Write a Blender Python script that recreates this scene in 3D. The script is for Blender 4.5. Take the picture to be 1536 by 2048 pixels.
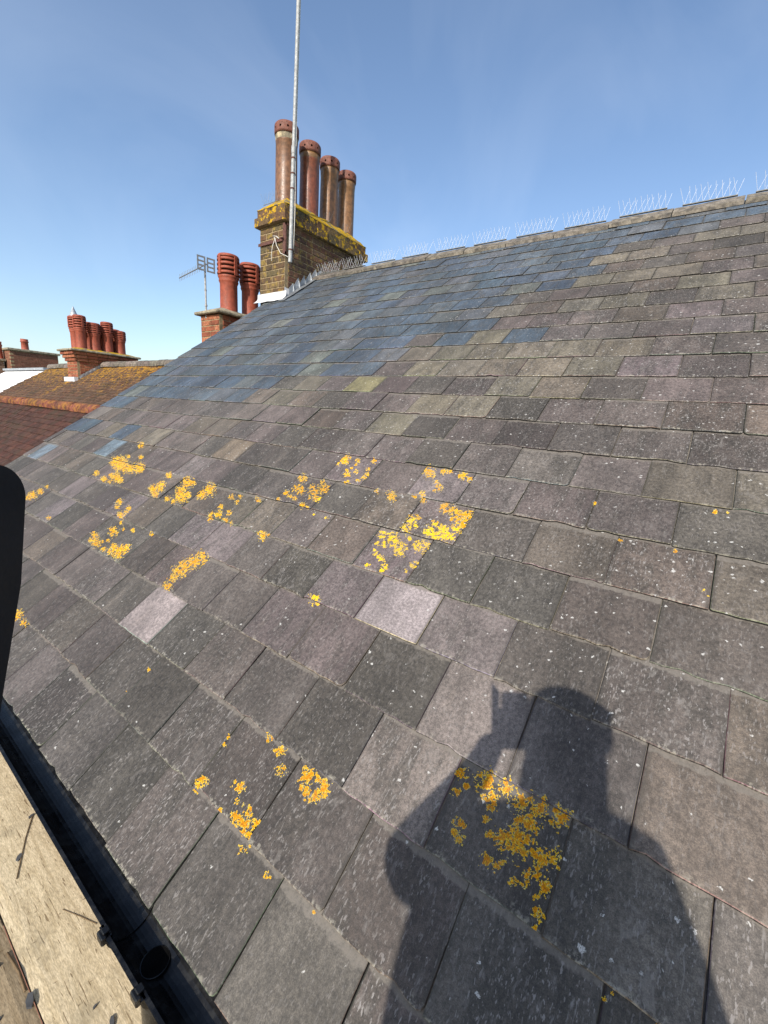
import bpy, bmesh, math, random
from mathutils import Vector, Matrix, noise
PI = math.pi
sc = bpy.context.scene
C = sc.collection
for o in list(bpy.data.objects): bpy.data.objects.remove(o)

# ------------------------------------------------------------------ camera, sky, sun, exposure
CAM = Vector((-0.3456, 0.0, 1.2248))
AX = Matrix(((0.58731349, 0.14406274, -0.79646363),
             (-0.80675757, 0.18401349, -0.56162111),
             (0.06561011, 0.97234724, 0.22433823)))       # camera right / up / backward as columns
cam = bpy.data.objects.new('camera', bpy.data.cameras.new('camera')); C.objects.link(cam)
cam.matrix_world = Matrix.Translation(CAM) @ AX.to_4x4()
cam.data.sensor_fit = 'HORIZONTAL'; cam.data.sensor_width = 36.0; cam.data.lens = 19.646
cam.data.clip_start = 0.004; cam.data.clip_end = 4000
sc.camera = cam
sc.cycles.max_bounces = 5; sc.cycles.diffuse_bounces = 2; sc.cycles.glossy_bounces = 2

SUN = Vector((0.813, 0.188, -0.552)).normalized()          # direction the light travels
SKY_STRENGTH = 0.15
w = bpy.data.worlds.new('World'); sc.world = w; w.use_nodes = True
nt = w.node_tree; nt.nodes.clear()
N = nt.nodes.new
out = N('ShaderNodeOutputWorld'); bg = N('ShaderNodeBackground'); sky = N('ShaderNodeTexSky')
sky.sky_type = 'NISHITA'; sky.sun_disc = False
sky.sun_elevation = math.asin(-SUN.z); sky.sun_rotation = math.atan2(-SUN.x, -SUN.y)
sky.altitude = 20; sky.air_density = 1.0; sky.dust_density = 1.2; sky.ozone_density = 2.1
tc = N('ShaderNodeTexCoord'); mp = N('ShaderNodeMapping'); nz = N('ShaderNodeTexNoise'); rp = N('ShaderNodeMapRange'); mx = N('ShaderNodeMixRGB')
mp.inputs['Location'].default_value = (3.9, 4.4, 0.2); mp.inputs['Rotation'].default_value = (0.1, 0.4, 0.8); mp.inputs['Scale'].default_value = (1.3, 1.9, 1.5)
nz.inputs['Scale'].default_value = 1.5; nz.inputs['Detail'].default_value = 6; nz.inputs['Roughness'].default_value = 0.5; nz.inputs['Distortion'].default_value = 1.1
rp.inputs['From Min'].default_value = 0.46; rp.inputs['From Max'].default_value = 0.9; rp.inputs['To Max'].default_value = 0.10
mx.blend_type = 'MIX'; mx.inputs['Color2'].default_value = (7.2, 7.6, 8.0, 1)
nt.links.new(tc.outputs['Generated'], mp.inputs['Vector']); nt.links.new(mp.outputs[0], nz.inputs['Vector'])
nt.links.new(nz.outputs['Fac'], rp.inputs['Value']); nt.links.new(rp.outputs[0], mx.inputs['Fac'])
nt.links.new(sky.outputs[0], mx.inputs['Color1']); nt.links.new(mx.outputs[0], bg.inputs['Color'])
bg.inputs['Strength'].default_value = SKY_STRENGTH
nt.links.new(bg.outputs[0], out.inputs['Surface'])
sl = bpy.data.lights.new('sun', 'SUN'); sl.energy = 4.1; sl.angle = math.radians(0.55); sl.color = (1.0, 0.93, 0.83)
so = bpy.data.objects.new('sun', sl); C.objects.link(so); so.rotation_euler = SUN.to_track_quat('-Z', 'Y').to_euler(); so.location = (-20, -5, 20)
sc.view_settings.view_transform = 'Standard'; sc.view_settings.look = 'None'; sc.view_settings.gamma = 1.0
sc.view_settings.exposure = 0.46; sc.view_settings.use_curve_mapping = False

# ------------------------------------------------------------------ helpers
def tag(o, label=None, cat=None, group=None, kind=None):
    if label: o['label'] = label
    if cat: o['category'] = cat
    if group: o['group'] = group
    if kind: o['kind'] = kind
    return o
def thing(name, loc, label, cat, group=None):
    o = bpy.data.objects.new(name, None); C.objects.link(o); o.location = loc
    o.empty_display_size = 0.1
    return tag(o, label, cat, group)
def link(name, me, parent=None, mw=None):
    o = bpy.data.objects.new(name, me); C.objects.link(o)
    if parent is not None:
        o.parent = parent
        pm = wm(parent)
        o.matrix_parent_inverse = Matrix.Identity(4)
        o.matrix_basis = pm.inverted() @ (mw if mw is not None else Matrix.Identity(4))
    elif mw is not None: o.matrix_basis = mw
    WM[o.name] = mw.copy() if mw is not None else Matrix.Identity(4)
    return o
WM = {}
def wm(o):
    if o.name in WM: return WM[o.name]
    return Matrix.Translation(o.location)

class MB:
    """collects faces (world coordinates) and links them as one mesh object"""
    def __init__(s): s.v = []; s.f = []; s.c = []; s.sm = []
    def add(s, vs, fs, col=(1, 1, 1), smooth=False):
        n = len(s.v); s.v += [tuple(p) for p in vs]
        for f in fs: s.f.append(tuple(i + n for i in f)); s.sm.append(smooth)
        s.c += [col] * len(vs)
        return s
    def box(s, a, b, m=None, col=(1, 1, 1), bev=0.0):
        x0, y0, z0 = a; x1, y1, z1 = b
        if bev <= 0:
            vs = [(x0,y0,z0),(x1,y0,z0),(x1,y1,z0),(x0,y1,z0),(x0,y0,z1),(x1,y0,z1),(x1,y1,z1),(x0,y1,z1)]
            fs = [(3,2,1,0),(4,5,6,7),(0,1,5,4),(1,2,6,5),(2,3,7,6),(3,0,4,7)]
        else:
            vs = []; fs = []
            for (z, e) in ((z0, bev), (z0 + bev, 0), (z1 - bev, 0), (z1, bev)):
                k = bev
                for (x, y) in ((x0+k,y0+e),(x1-k,y0+e),(x1-e,y0+k),(x1-e,y1-k),(x1-k,y1-e),(x0+k,y1-e),(x0+e,y1-k),(x0+e,y0+k)): vs.append((x, y, z))
            for L in range(3):
                for i in range(8): fs.append((L*8+i, L*8+(i+1) % 8, L*8+8+(i+1) % 8, L*8+8+i))
            fs.append(tuple(range(7, -1, -1))); fs.append(tuple(range(24, 32)))
        if m is not None: vs = [m @ Vector(p) for p in vs]
        return s.add(vs, fs, col)
    def tube(s, pts, r, n=8, col=(1, 1, 1), cap=True, smooth=True):
        pts = [Vector(p) for p in pts]
        rs = r if isinstance(r, (list, tuple)) else [r] * len(pts)
        vs = []; fs = []
        for i, p in enumerate(pts):
            t = (pts[min(i+1, len(pts)-1)] - pts[max(i-1, 0)]).normalized()
            a = t.cross(Vector((0, 0, 1)))
            if a.length < 0.05: a = t.cross(Vector((1, 0, 0)))
            a.normalize(); b = t.cross(a)
            for k in range(n):
                q = 2 * PI * k / n; vs.append(p + (a * math.cos(q) + b * math.sin(q)) * rs[i])
        for i in range(len(pts) - 1):
            for k in range(n): fs.append((i*n+k, i*n+(k+1) % n, (i+1)*n+(k+1) % n, (i+1)*n+k))
        s.add(vs, fs, col, smooth)
        if cap:
            s.add(vs[:n], [tuple(range(n))], col); s.add(vs[-n:], [tuple(range(n-1, -1, -1))], col)
        return s
    def lathe(s, prof, c, n=20, col=(1, 1, 1), smooth=True, axis=None):
        vs = []; fs = []; c = Vector(c)
        for (r, z) in prof:
            for k in range(n):
                q = 2 * PI * k / n; p = Vector((r * math.cos(q), r * math.sin(q), z))
                vs.append(c + (axis @ p if axis is not None else p))
        for i in range(len(prof) - 1):
            for k in range(n): fs.append((i*n+k, i*n+(k+1) % n, (i+1)*n+(k+1) % n, (i+1)*n+k))
        return s.add(vs, fs, col, smooth)
    def build(s, name, mat, parent=None, mw=None):
        me = bpy.data.meshes.new(name)
        inv = mw.inverted() if mw is not None else None
        me.from_pydata([tuple(inv @ Vector(p)) for p in s.v] if inv is not None else s.v, [], s.f)
        at = me.color_attributes.new('tint', 'FLOAT_COLOR', 'POINT')
        at.data.foreach_set('color', [q for c in s.c for q in (c[0], c[1], c[2], 1.0)])
        me.polygons.foreach_set('use_smooth', s.sm)
        me.materials.append(mat); me.update()
        return link(name, me, parent, mw)

# ------------------------------------------------------------------ materials
class NB:
    def __init__(s, name):
        s.m = bpy.data.materials.new(name); s.m.use_nodes = True; s.t = s.m.node_tree; s.t.nodes.clear()
        s.o = s.n('ShaderNodeOutputMaterial'); s.p = s.n('ShaderNodeBsdfPrincipled'); s.t.links.new(s.p.outputs[0], s.o.inputs['Surface'])
    def n(s, k): return s.t.nodes.new(k)
    def put(s, sock, val):
        if isinstance(val, bpy.types.NodeSocket): s.t.links.new(val, sock)
        elif isinstance(val, (tuple, list)) and sock.type == 'RGBA': sock.default_value = tuple(val)[:3] + (1,)
        else: sock.default_value = val
    def math(s, op, a, b=0.0, cl=False):
        x = s.n('ShaderNodeMath'); x.operation = op; x.use_clamp = cl; s.put(x.inputs[0], a); s.put(x.inputs[1], b); return x.outputs[0]
    def rng(s, v, a, b, c=0.0, d=1.0, smooth=True):
        x = s.n('ShaderNodeMapRange'); x.interpolation_type = 'SMOOTHSTEP' if smooth else 'LINEAR'
        s.put(x.inputs[0], v)
        for i, q in enumerate((a, b, c, d)): s.put(x.inputs[i+1], q)
        return x.outputs[0]
    def mix(s, f, a, b, mode='MIX'):
        x = s.n('ShaderNodeMixRGB'); x.blend_type = mode; s.put(x.inputs[0], f); s.put(x.inputs[1], a); s.put(x.inputs[2], b); return x.outputs[0]
    def attr(s, name, out='Color'):
        x = s.n('ShaderNodeAttribute'); x.attribute_name = name; return x.outputs[out]
    def sep(s, c):
        x = s.n('ShaderNodeSeparateColor'); s.put(x.inputs[0], c); return x.outputs
    def obj(s): return s.n('ShaderNodeTexCoord').outputs['Object']
    def mapv(s, v, scale=(1, 1, 1), loc=(0, 0, 0), rot=(0, 0, 0)):
        x = s.n('ShaderNodeMapping'); s.put(x.inputs['Vector'], v); s.put(x.inputs['Scale'], scale); s.put(x.inputs['Location'], loc); s.put(x.inputs['Rotation'], rot); return x.outputs[0]
    def noise(s, v, scale, detail=4, rough=0.55, dist=0.0):
        x = s.n('ShaderNodeTexNoise'); s.put(x.inputs['Vector'], v); s.put(x.inputs['Scale'], scale); s.put(x.inputs['Detail'], detail); s.put(x.inputs['Roughness'], rough); s.put(x.inputs['Distortion'], dist); return x.outputs['Fac']
    def voro(s, v, scale, feat='F1', rnd=1.0):
        x = s.n('ShaderNodeTexVoronoi'); x.feature = feat; s.put(x.inputs['Vector'], v); s.put(x.inputs['Scale'], scale); s.put(x.inputs['Randomness'], rnd); return x
    def bump(s, h, strength, dist, prev=None):
        x = s.n('ShaderNodeBump'); s.put(x.inputs['Height'], h); s.put(x.inputs['Strength'], strength); s.put(x.inputs['Distance'], dist)
        if prev is not None: s.put(x.inputs['Normal'], prev)
        return x.outputs[0]
    def done(s, col, rough=0.8, bump=None, metal=0.0, spec=0.4):
        s.put(s.p.inputs['Base Color'], col); s.put(s.p.inputs['Roughness'], rough); s.put(s.p.inputs['Metallic'], metal); s.put(s.p.inputs['Specular IOR Level'], spec)
        if bump is not None: s.put(s.p.inputs['Normal'], bump)
        return s.m

GA = 0.2130                                                  # slate gauge (exposed length)
def m_slate():
    b = NB('slate')
    tint = b.attr('tint'); prm = b.sep(b.attr('prm'))         # prm: white spot amount, weathering amount, seed
    uvn = b.n('ShaderNodeUVMap'); uvn.uv_map = 'UVMap'
    sx = b.n('ShaderNodeSeparateXYZ'); b.put(sx.inputs[0], uvn.outputs[0]); X, Y = sx.outputs[0], sx.outputs[1]
    cx = b.n('ShaderNodeCombineXYZ'); b.put(cx.inputs[0], X); b.put(cx.inputs[1], Y); b.put(cx.inputs[2], b.math('MULTIPLY', prm[2], 40.0)); P = cx.outputs[0]
    blot = b.noise(b.mapv(P, (1.4, 0.8, 1)), 8.0, 3, 0.6)
    streak = b.noise(b.mapv(P, (60, 12, 1), rot=(0, 0, 0.06)), 1.9, 3, 0.68)
    fleck = b.noise(b.mapv(P, (130, 48, 1)), 1.5, 2, 0.65)
    grain = b.noise(P, 420, 2, 0.7)
    mott = b.noise(P, 95, 3, 0.7)
    run = b.noise(b.mapv(P, (28, 6.0, 1)), 1.0, 3)
    col = b.mix(1.0, tint, b.rng(blot, 0.3, 0.7, 0.86, 1.14), 'MULTIPLY')
    # broad damp stains that run down over several courses
    gp = b.n('ShaderNodeNewGeometry').outputs['Position']; wide = b.noise(b.mapv(gp, (0.55, 1.9, 0.55)), 1.6, 4, 0.6)
    col = b.mix(1.0, col, b.rng(wide, 0.33, 0.67, 0.72, 1.26), 'MULTIPLY')
    # sooty algae film in streaks down the slope
    alg = b.math('MULTIPLY', b.rng(blot, 0.62, 0.42), b.rng(run, 0.40, 0.60))
    col = b.mix(b.math('MULTIPLY', alg, b.math('MULTIPLY', prm[1], 0.6)), col, (0.042, 0.039, 0.033))
    col = b.mix(1.0, col, b.rng(mott, 0.30, 0.70, 0.66, 1.34), 'MULTIPLY')
    col = b.mix(1.0, col, b.rng(grain, 0.28, 0.72, 0.70, 1.30), 'MULTIPLY')
    # rain-washed paler runs, grime gathered along the side joints
    col = b.mix(b.rng(run, 0.58, 0.72, 0, 0.30), col, b.mix(1.0, col, (1.9, 1.85, 1.8), 'MULTIPLY'))
    sd = b.math('ADD', b.math('ABSOLUTE', b.math('SUBTRACT', X, 0.2)), b.math('MULTIPLY', mott, 0.016))
    col = b.mix(b.rng(sd, 0.124, 0.137, 0, 0.55), col, (0.040, 0.037, 0.031))
    # chalky pale blotches on some slates
    chalk = b.math('MULTIPLY', b.rng(b.noise(b.mapv(P, (1.5, 1, 1)), 19, 4, 0.72, 0.6), 0.55, 0.66), b.math('FRACT', b.math('MULTIPLY', prm[2], 3.77)))
    col = b.mix(b.math('MULTIPLY', chalk, b.math('MULTIPLY', prm[1], 0.55)), col, (0.205, 0.188, 0.172))
    # pale riven flecks and scratches
    fk = b.math('MULTIPLY', b.math('MAXIMUM', b.rng(fleck, 0.585, 0.65), b.math('MULTIPLY', b.rng(streak, 0.59, 0.72), 0.9)), b.math('MULTIPLY', prm[1], b.rng(run, 0.35, 0.65, 0.25, 0.8)))
    col = b.mix(fk, col, (0.25, 0.232, 0.218))
    # dusty strip left under the tails of the slates above
    wob = b.math('SUBTRACT', b.noise(P, 42, 3), 0.5)
    edge = b.math('ADD', Y, b.math('MULTIPLY', wob, 0.026))
    rs = b.math('FRACT', b.math('MULTIPLY', prm[2], 7.31))
    wid = b.math('MULTIPLY', b.math('MULTIPLY', rs, rs), 0.020)
    band = b.rng(edge, b.math('SUBTRACT', GA - 0.003, wid), b.math('SUBTRACT', GA + 0.002, wid))
    col = b.mix(b.math('MULTIPLY', band, b.rng(mott, 0.2, 0.6, 0.3, 0.75)), col, (0.155, 0.138, 0.118))
    # grey-green crust along the tail
    te = b.math('ADD', Y, b.math('MULTIPLY', wob, 0.05))
    tail = b.math('MULTIPLY', b.rng(te, 0.012, -0.002), b.rng(mott, 0.46, 0.60))
    col = b.mix(b.math('MULTIPLY', tail, b.math('MULTIPLY', prm[1], 0.75)), col, (0.33, 0.31, 0.25))
    # round white crustose lichens of several sizes
    dv = b.n('ShaderNodeVectorMath'); dv.operation = 'ADD'; b.put(dv.inputs[0], P)
    cw = b.n('ShaderNodeCombineXYZ'); b.put(cw.inputs[0], b.math('MULTIPLY', mott, 0.022)); b.put(cw.inputs[1], b.math('MULTIPLY', streak, 0.016)); b.put(dv.inputs[1], cw.outputs[0]); PD = dv.outputs[0]
    spot = None
    for scale, rmax, amt in ((70, 0.33, 0.65), (33, 0.24, 0.42)):
        vo = b.voro(PD, scale)
        cc = b.sep(vo.outputs['Color'])
        rad = b.math('MULTIPLY', cc[1], rmax)
        msk = b.math('MULTIPLY', b.rng(vo.outputs['Distance'], rad, b.math('ADD', rad, -0.10)), b.math('GREATER_THAN', b.math('MULTIPLY', prm[0], amt), cc[0]))
        spot = msk if spot is None else b.math('MAXIMUM', spot, msk)
    spot = b.math('MULTIPLY', spot, b.rng(grain, 0.30, 0.52))
    col = b.mix(b.math('MULTIPLY', spot, 0.85), col, (0.50, 0.49, 0.46))
    h = b.math('ADD', b.math('MULTIPLY', streak, 0.8), b.math('ADD', b.math('MULTIPLY', mott, 0.6), b.math('MULTIPLY', grain, 0.3)))
    return b.done(col, b.rng(mott, 0.3, 0.7, 0.62, 0.85), b.bump(h, 0.6, 0.0026), spec=0.35)

def m_lichen():
    b = NB('orange_lichen'); P = b.obj()
    t = b.attr('tint')
    c = b.mix(1.0, t, b.rng(b.noise(P, 300, 3), 0.3, 0.7, 0.65, 1.3), 'MULTIPLY')
    return b.done(c, 0.9, b.bump(b.noise(P, 700, 3), 0.6, 0.001), spec=0.15)

def m_brick(name, mottle=(0.05, 0.045, 0.03), lich=0.0, lichcol=(0.22, 0.17, 0.05)):
    b = NB(name); P = b.obj(); wp = b.n('ShaderNodeNewGeometry').outputs['Position']
    t = b.attr('tint')
    c = b.mix(1.0, t, b.rng(b.noise(wp, 45, 4), 0.3, 0.7, 0.7, 1.3), 'MULTIPLY')
    c = b.mix(b.rng(b.noise(wp, 9, 5, 0.65), 0.5, 0.66, 0, 0.75), c, mottle)
    if lich: c = b.mix(b.math('MULTIPLY', b.rng(b.noise(wp, 14, 5, 0.7), 0.52, 0.60), lich), c, lichcol)
    c = b.mix(1.0, c, b.rng(b.noise(wp, 260, 3), 0.3, 0.7, 0.75, 1.25), 'MULTIPLY')
    return b.done(c, 0.9, b.bump(b.noise(wp, 120, 5, 0.7), 0.7, 0.004), spec=0.2)

def m_simple(name, col, rough=0.8, var=0.25, scale=30, bump=0.3, bscale=120, bdist=0.003, metal=0.0, spec=0.4, dirt=None, dscale=6, damt=0.5, stretch=(1, 1, 1)):
    b = NB(name); wp = b.mapv(b.n('ShaderNodeNewGeometry').outputs['Position'], stretch)
    t = b.mix(1.0, b.attr('tint'), col, 'MULTIPLY')
    c = b.mix(1.0, t, b.rng(b.noise(wp, scale, 5, 0.6), 0.3, 0.7, 1 - var, 1 + var), 'MULTIPLY')
    if dirt is not None: c = b.mix(b.rng(b.noise(wp, dscale, 5, 0.65), 0.48, 0.62, 0, damt), c, dirt)
    bp = b.bump(b.noise(wp, bscale, 4, 0.6), bump, bdist) if bump else None
    r = b.rng(b.noise(wp, scale * 0.7, 3), 0.3, 0.7, max(0.05, rough - 0.1), min(1, rough + 0.1))
    return b.done(c, r, bp, metal, spec)

def m_lichtile(name, base, hi, zlo, zhi, amt, xdir=None):
    """clay tiles with orange lichen that grows thicker towards the damp ridge"""
    b = NB(name); g = b.n('ShaderNodeNewGeometry').outputs['Position']
    sx = b.n('ShaderNodeSeparateXYZ'); b.put(sx.inputs[0], g)
    t = b.mix(1.0, b.attr('tint'), base, 'MULTIPLY')
    c = b.mix(1.0, t, b.rng(b.noise(g, 14, 4), 0.3, 0.7, 0.65, 1.35), 'MULTIPLY')
    c = b.mix(b.rng(b.noise(g, 3.0, 5, 0.7), 0.48, 0.66, 0, 0.6), c, (0.045, 0.036, 0.022))
    k = b.math('MULTIPLY', b.rng(sx.outputs[2], zlo, zhi, 0.0, 0.20, False), 1.0)
    band = b.math('MULTIPLY', b.rng(b.math('ABSOLUTE', b.math('SUBTRACT', sx.outputs[1], 13.05)), 0.30, 0.0), 0.09)
    if xdir: k = b.math('ADD', k, band)
    f = b.rng(b.math('ADD', b.noise(g, 11, 6, 0.75), k), 0.64, 0.72)
    c = b.mix(b.math('MULTIPLY', f, amt), c, b.mix(b.noise(g, 30, 3), hi, (0.42, 0.21, 0.02)))
    f2 = b.rng(b.noise(g, 25, 5, 0.7), 0.66, 0.72)
    c = b.mix(b.math('MULTIPLY', f2, 0.5), c, (0.30, 0.27, 0.2))
    return b.done(c, 0.9, b.bump(b.noise(g, 60, 4), 0.5, 0.006), spec=0.2)

def m_board():
    b = NB('scaffold_timber'); P = b.obj()
    gr = b.noise(b.mapv(P, (30, 3.0, 20)), 2.2, 6, 0.65, 0.8)
    fine = b.noise(b.mapv(P, (190, 34, 60)), 2.0, 4, 0.7)
    c = b.mix(b.rng(gr, 0.25, 0.75), (0.36, 0.285, 0.17), (0.58, 0.485, 0.325))
    c = b.mix(1.0, c, b.rng(fine, 0.3, 0.7, 0.68, 1.25), 'MULTIPLY')
    c = b.mix(1.0, c, b.attr('tint'), 'MULTIPLY')
    # dents, knife cuts and saw marks at odd angles
    crk = None
    for rot, sx, sy, th in ((0.45, 130, 14.0, 0.68), (-0.4, 120, 12, 0.68), (0.05, 190, 7, 0.66), (1.25, 30, 110, 0.70)):
        q = b.rng(b.noise(b.mapv(P, (sx, sy, 1), rot=(0, 0, rot)), 1.0, 2, 0.5), th, th + 0.03)
        crk = q if crk is None else b.math('MAXIMUM', crk, q)
    c = b.mix(b.math('MULTIPLY', crk, 0.7), c, (0.13, 0.085, 0.04))
    dirt = b.rng(b.noise(P, 6, 5, 0.65), 0.52, 0.68)
    c = b.mix(b.math('MULTIPLY', dirt, 0.45), c, (0.24, 0.20, 0.13))
    c = b.mix(b.math('MULTIPLY', b.rng(b.noise(P, 160, 2), 0.72, 0.76), 0.7), c, (0.08, 0.06, 0.04))
    h = b.math('SUBTRACT', b.math('ADD', b.math('MULTIPLY', gr, 0.5), b.math('MULTIPLY', fine, 0.4)), b.math('MULTIPLY', crk, 0.8))
    bp = b.bump(b.noise(P, 12, 3), 0.3, 0.006); bp = b.bump(h, 0.6, 0.002, bp)
    return b.done(c, 0.85, bp, spec=0.25)

def m_flaunch():
    b = NB('mossy_mortar'); P = b.n('ShaderNodeNewGeometry').outputs['Position']
    c = b.mix(b.noise(P, 16, 5), (0.12, 0.10, 0.06), (0.25, 0.21, 0.13))
    c = b.mix(b.rng(b.noise(P, 8, 4, 0.75), 0.42, 0.52, 0, 0.95), c, b.mix(b.noise(P, 40, 3), (0.60, 0.33, 0.006), (0.34, 0.24, 0.02)))
    c = b.mix(b.rng(b.noise(P, 20, 4, 0.7), 0.60, 0.70, 0, 0.6), c, (0.055, 0.05, 0.025))
    return b.done(c, 0.95, b.bump(b.noise(P, 45, 5, 0.7), 0.9, 0.015), spec=0.15)

def m_pot(name, col, dark, rough, var):
    b = NB(name); P = b.n('ShaderNodeNewGeometry').outputs['Position']
    t = b.mix(1.0, b.attr('tint'), col, 'MULTIPLY')
    c = b.mix(1.0, t, b.rng(b.noise(P, 20, 5), 0.3, 0.7, 1 - var, 1 + var), 'MULTIPLY')
    c = b.mix(b.rng(b.noise(b.mapv(P, (7, 7, 2.5)), 1.4, 3, 0.6), 0.5, 0.75, 0, 0.55), c, dark)
    c = b.mix(b.rng(b.noise(P, 90, 3), 0.64, 0.72, 0, 0.4), c, (0.3, 0.22, 0.13))
    r = b.rng(b.noise(P, 60, 4), 0.3, 0.7, rough, rough + 0.22)
    return b.done(c, r, b.bump(b.noise(P, 70, 4, 0.65), 0.35, 0.004), spec=0.5)

M = {}
M['slate'] = m_slate(); M['lichen'] = m_lichen()
M['deck'] = m_simple('roofing_felt', (0.03, 0.03, 0.03), 0.95)
M['ridge'] = m_simple('weathered_ridge_clay', (0.165, 0.145, 0.118), 0.9, 0.4, 22, 0.8, 60, 0.008, dirt=(0.06, 0.055, 0.05), dscale=13, damt=0.75)
M['mortar'] = m_simple('yellow_lime_mortar', (0.29, 0.215, 0.12), 0.95, 0.3, 40, 0.7, 150, 0.004, dirt=(0.10, 0.08, 0.05), dscale=12, damt=0.6)
M['brick_old'] = m_brick('weathered_stock_brick', (0.075, 0.062, 0.034), 0.6, (0.30, 0.21, 0.05))
M['brick_cap'] = m_brick('lichened_cap_brick', (0.06, 0.052, 0.035), 0.95, (0.50, 0.30, 0.012))
M['brick_red'] = m_brick('red_brick', (0.11, 0.045, 0.025))
M['flaunch'] = m_flaunch()
M['glaze'] = m_pot('salt_glazed_clay', (0.18, 0.086, 0.038), (0.085, 0.04, 0.026), 0.3, 0.3)
M['terracotta'] = m_pot('red_terracotta', (0.27, 0.058, 0.028), (0.14, 0.04, 0.024), 0.55, 0.2)
M['cap'] = m_pot('dull_terracotta', (0.165, 0.058, 0.036), (0.10, 0.04, 0.03), 0.6, 0.25)
M['black'] = m_simple('matte_black', (0.005, 0.005, 0.005), 0.95, spec=0.03)  # near-black for the pot interiors and the gutter outlet disc
M['lead'] = m_simple('lead_sheet', (0.36, 0.385, 0.41), 0.55, 0.25, 18, 0.5, 40, 0.006, 0.3, dirt=(0.26, 0.28, 0.29), dscale=14, damt=0.6)
M['lead_white'] = m_simple('white_oxidised_lead', (0.58, 0.58, 0.58), 0.7, 0.1, 18, 0.3, 40, 0.004, dirt=(0.45, 0.45, 0.45), dscale=14, damt=0.5)
M['galv'] = m_simple('galvanised_steel', (0.34, 0.35, 0.345), 0.6, 0.2, 35, 0.1, 90, 0.001, 0.1, dirt=(0.22, 0.21, 0.195), dscale=22, damt=0.6)
M['alu'] = m_simple('dull_aluminium', (0.24, 0.25, 0.26), 0.45, 0.1, 35, 0.0, metal=0.4)
M['rust'] = m_simple('rusty_iron', (0.10, 0.045, 0.035), 0.85, 0.4, 60, 0.5)
M['cable'] = m_simple('white_cable', (0.62, 0.60, 0.55), 0.6, 0.1)
M['clear'] = m_simple('grey_plastic_base', (0.16, 0.16, 0.15), 0.6, 0.1, bump=0)
M['wire'] = m_simple('bird_wire', (0.62, 0.63, 0.65), 0.4, 0.05, bump=0, metal=0.1)
M['pvc'] = m_simple('black_pvc', (0.006, 0.0062, 0.007), 0.30, 0.3, 30, 0.12, 14, 0.003, spec=0.32, dirt=(0.03, 0.03, 0.028), dscale=30, damt=0.5)
M['board'] = m_board()
M['tile_low'] = m_lichtile('plain_clay_tile', (0.062, 0.030, 0.023), (0.40, 0.18, 0.02), 3.0, 4.0, 0.3)
M['tile_up'] = m_lichtile('lichened_clay_tile', (0.105, 0.062, 0.040), (0.46, 0.25, 0.02), 0.95, 2.0, 0.72, True)
M['tile_ridge'] = m_lichtile('red_ridge_clay', (0.15, 0.052, 0.036), (0.42, 0.2, 0.03), 0.4, 1.2, 0.4)
M['stone'] = m_simple('stone_slab', (0.30, 0.26, 0.18), 0.9, 0.3, 20, 0.8, 50, 0.01, dirt=(0.10, 0.09, 0.07), dscale=9, damt=0.7)
M['white'] = m_simple('white_roof_membrane', (0.78, 0.78, 0.79), 0.7, 0.06, 5, 0.2)
M['ground'] = m_simple('ground', (0.09, 0.10, 0.05), 0.95, 0.4, 0.3, 0.2, 2, 0.02)
M['concrete'] = m_simple('paving', (0.3, 0.29, 0.27), 0.9, 0.2, 3)
M['wallp'] = m_brick('house_brick', (0.12, 0.07, 0.05))
M['paint'] = m_simple('white_paint', (0.75, 0.75, 0.73), 0.5, 0.06)
M['steel'] = M['galv']
M['skin'] = m_simple('skin', (0.55, 0.33, 0.24), 0.55, 0.05, bump=0)
M['jacket'] = m_simple('dark_jacket', (0.03, 0.035, 0.045), 0.85, 0.2, 60)
M['trouser'] = m_simple('work_trousers', (0.08, 0.075, 0.065), 0.9, 0.2, 60)
M['hair'] = m_simple('dark_hair', (0.03, 0.02, 0.014), 0.7)
M['twig'] = m_simple('dry_stem', (0.14, 0.095, 0.05), 0.9)
M['chip'] = m_simple('slate_chip', (0.06, 0.062, 0.065), 0.8)
M['case'] = m_simple('black_leather', (0.012, 0.012, 0.013), 0.7, 0.2, 80, 0.2)

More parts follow.
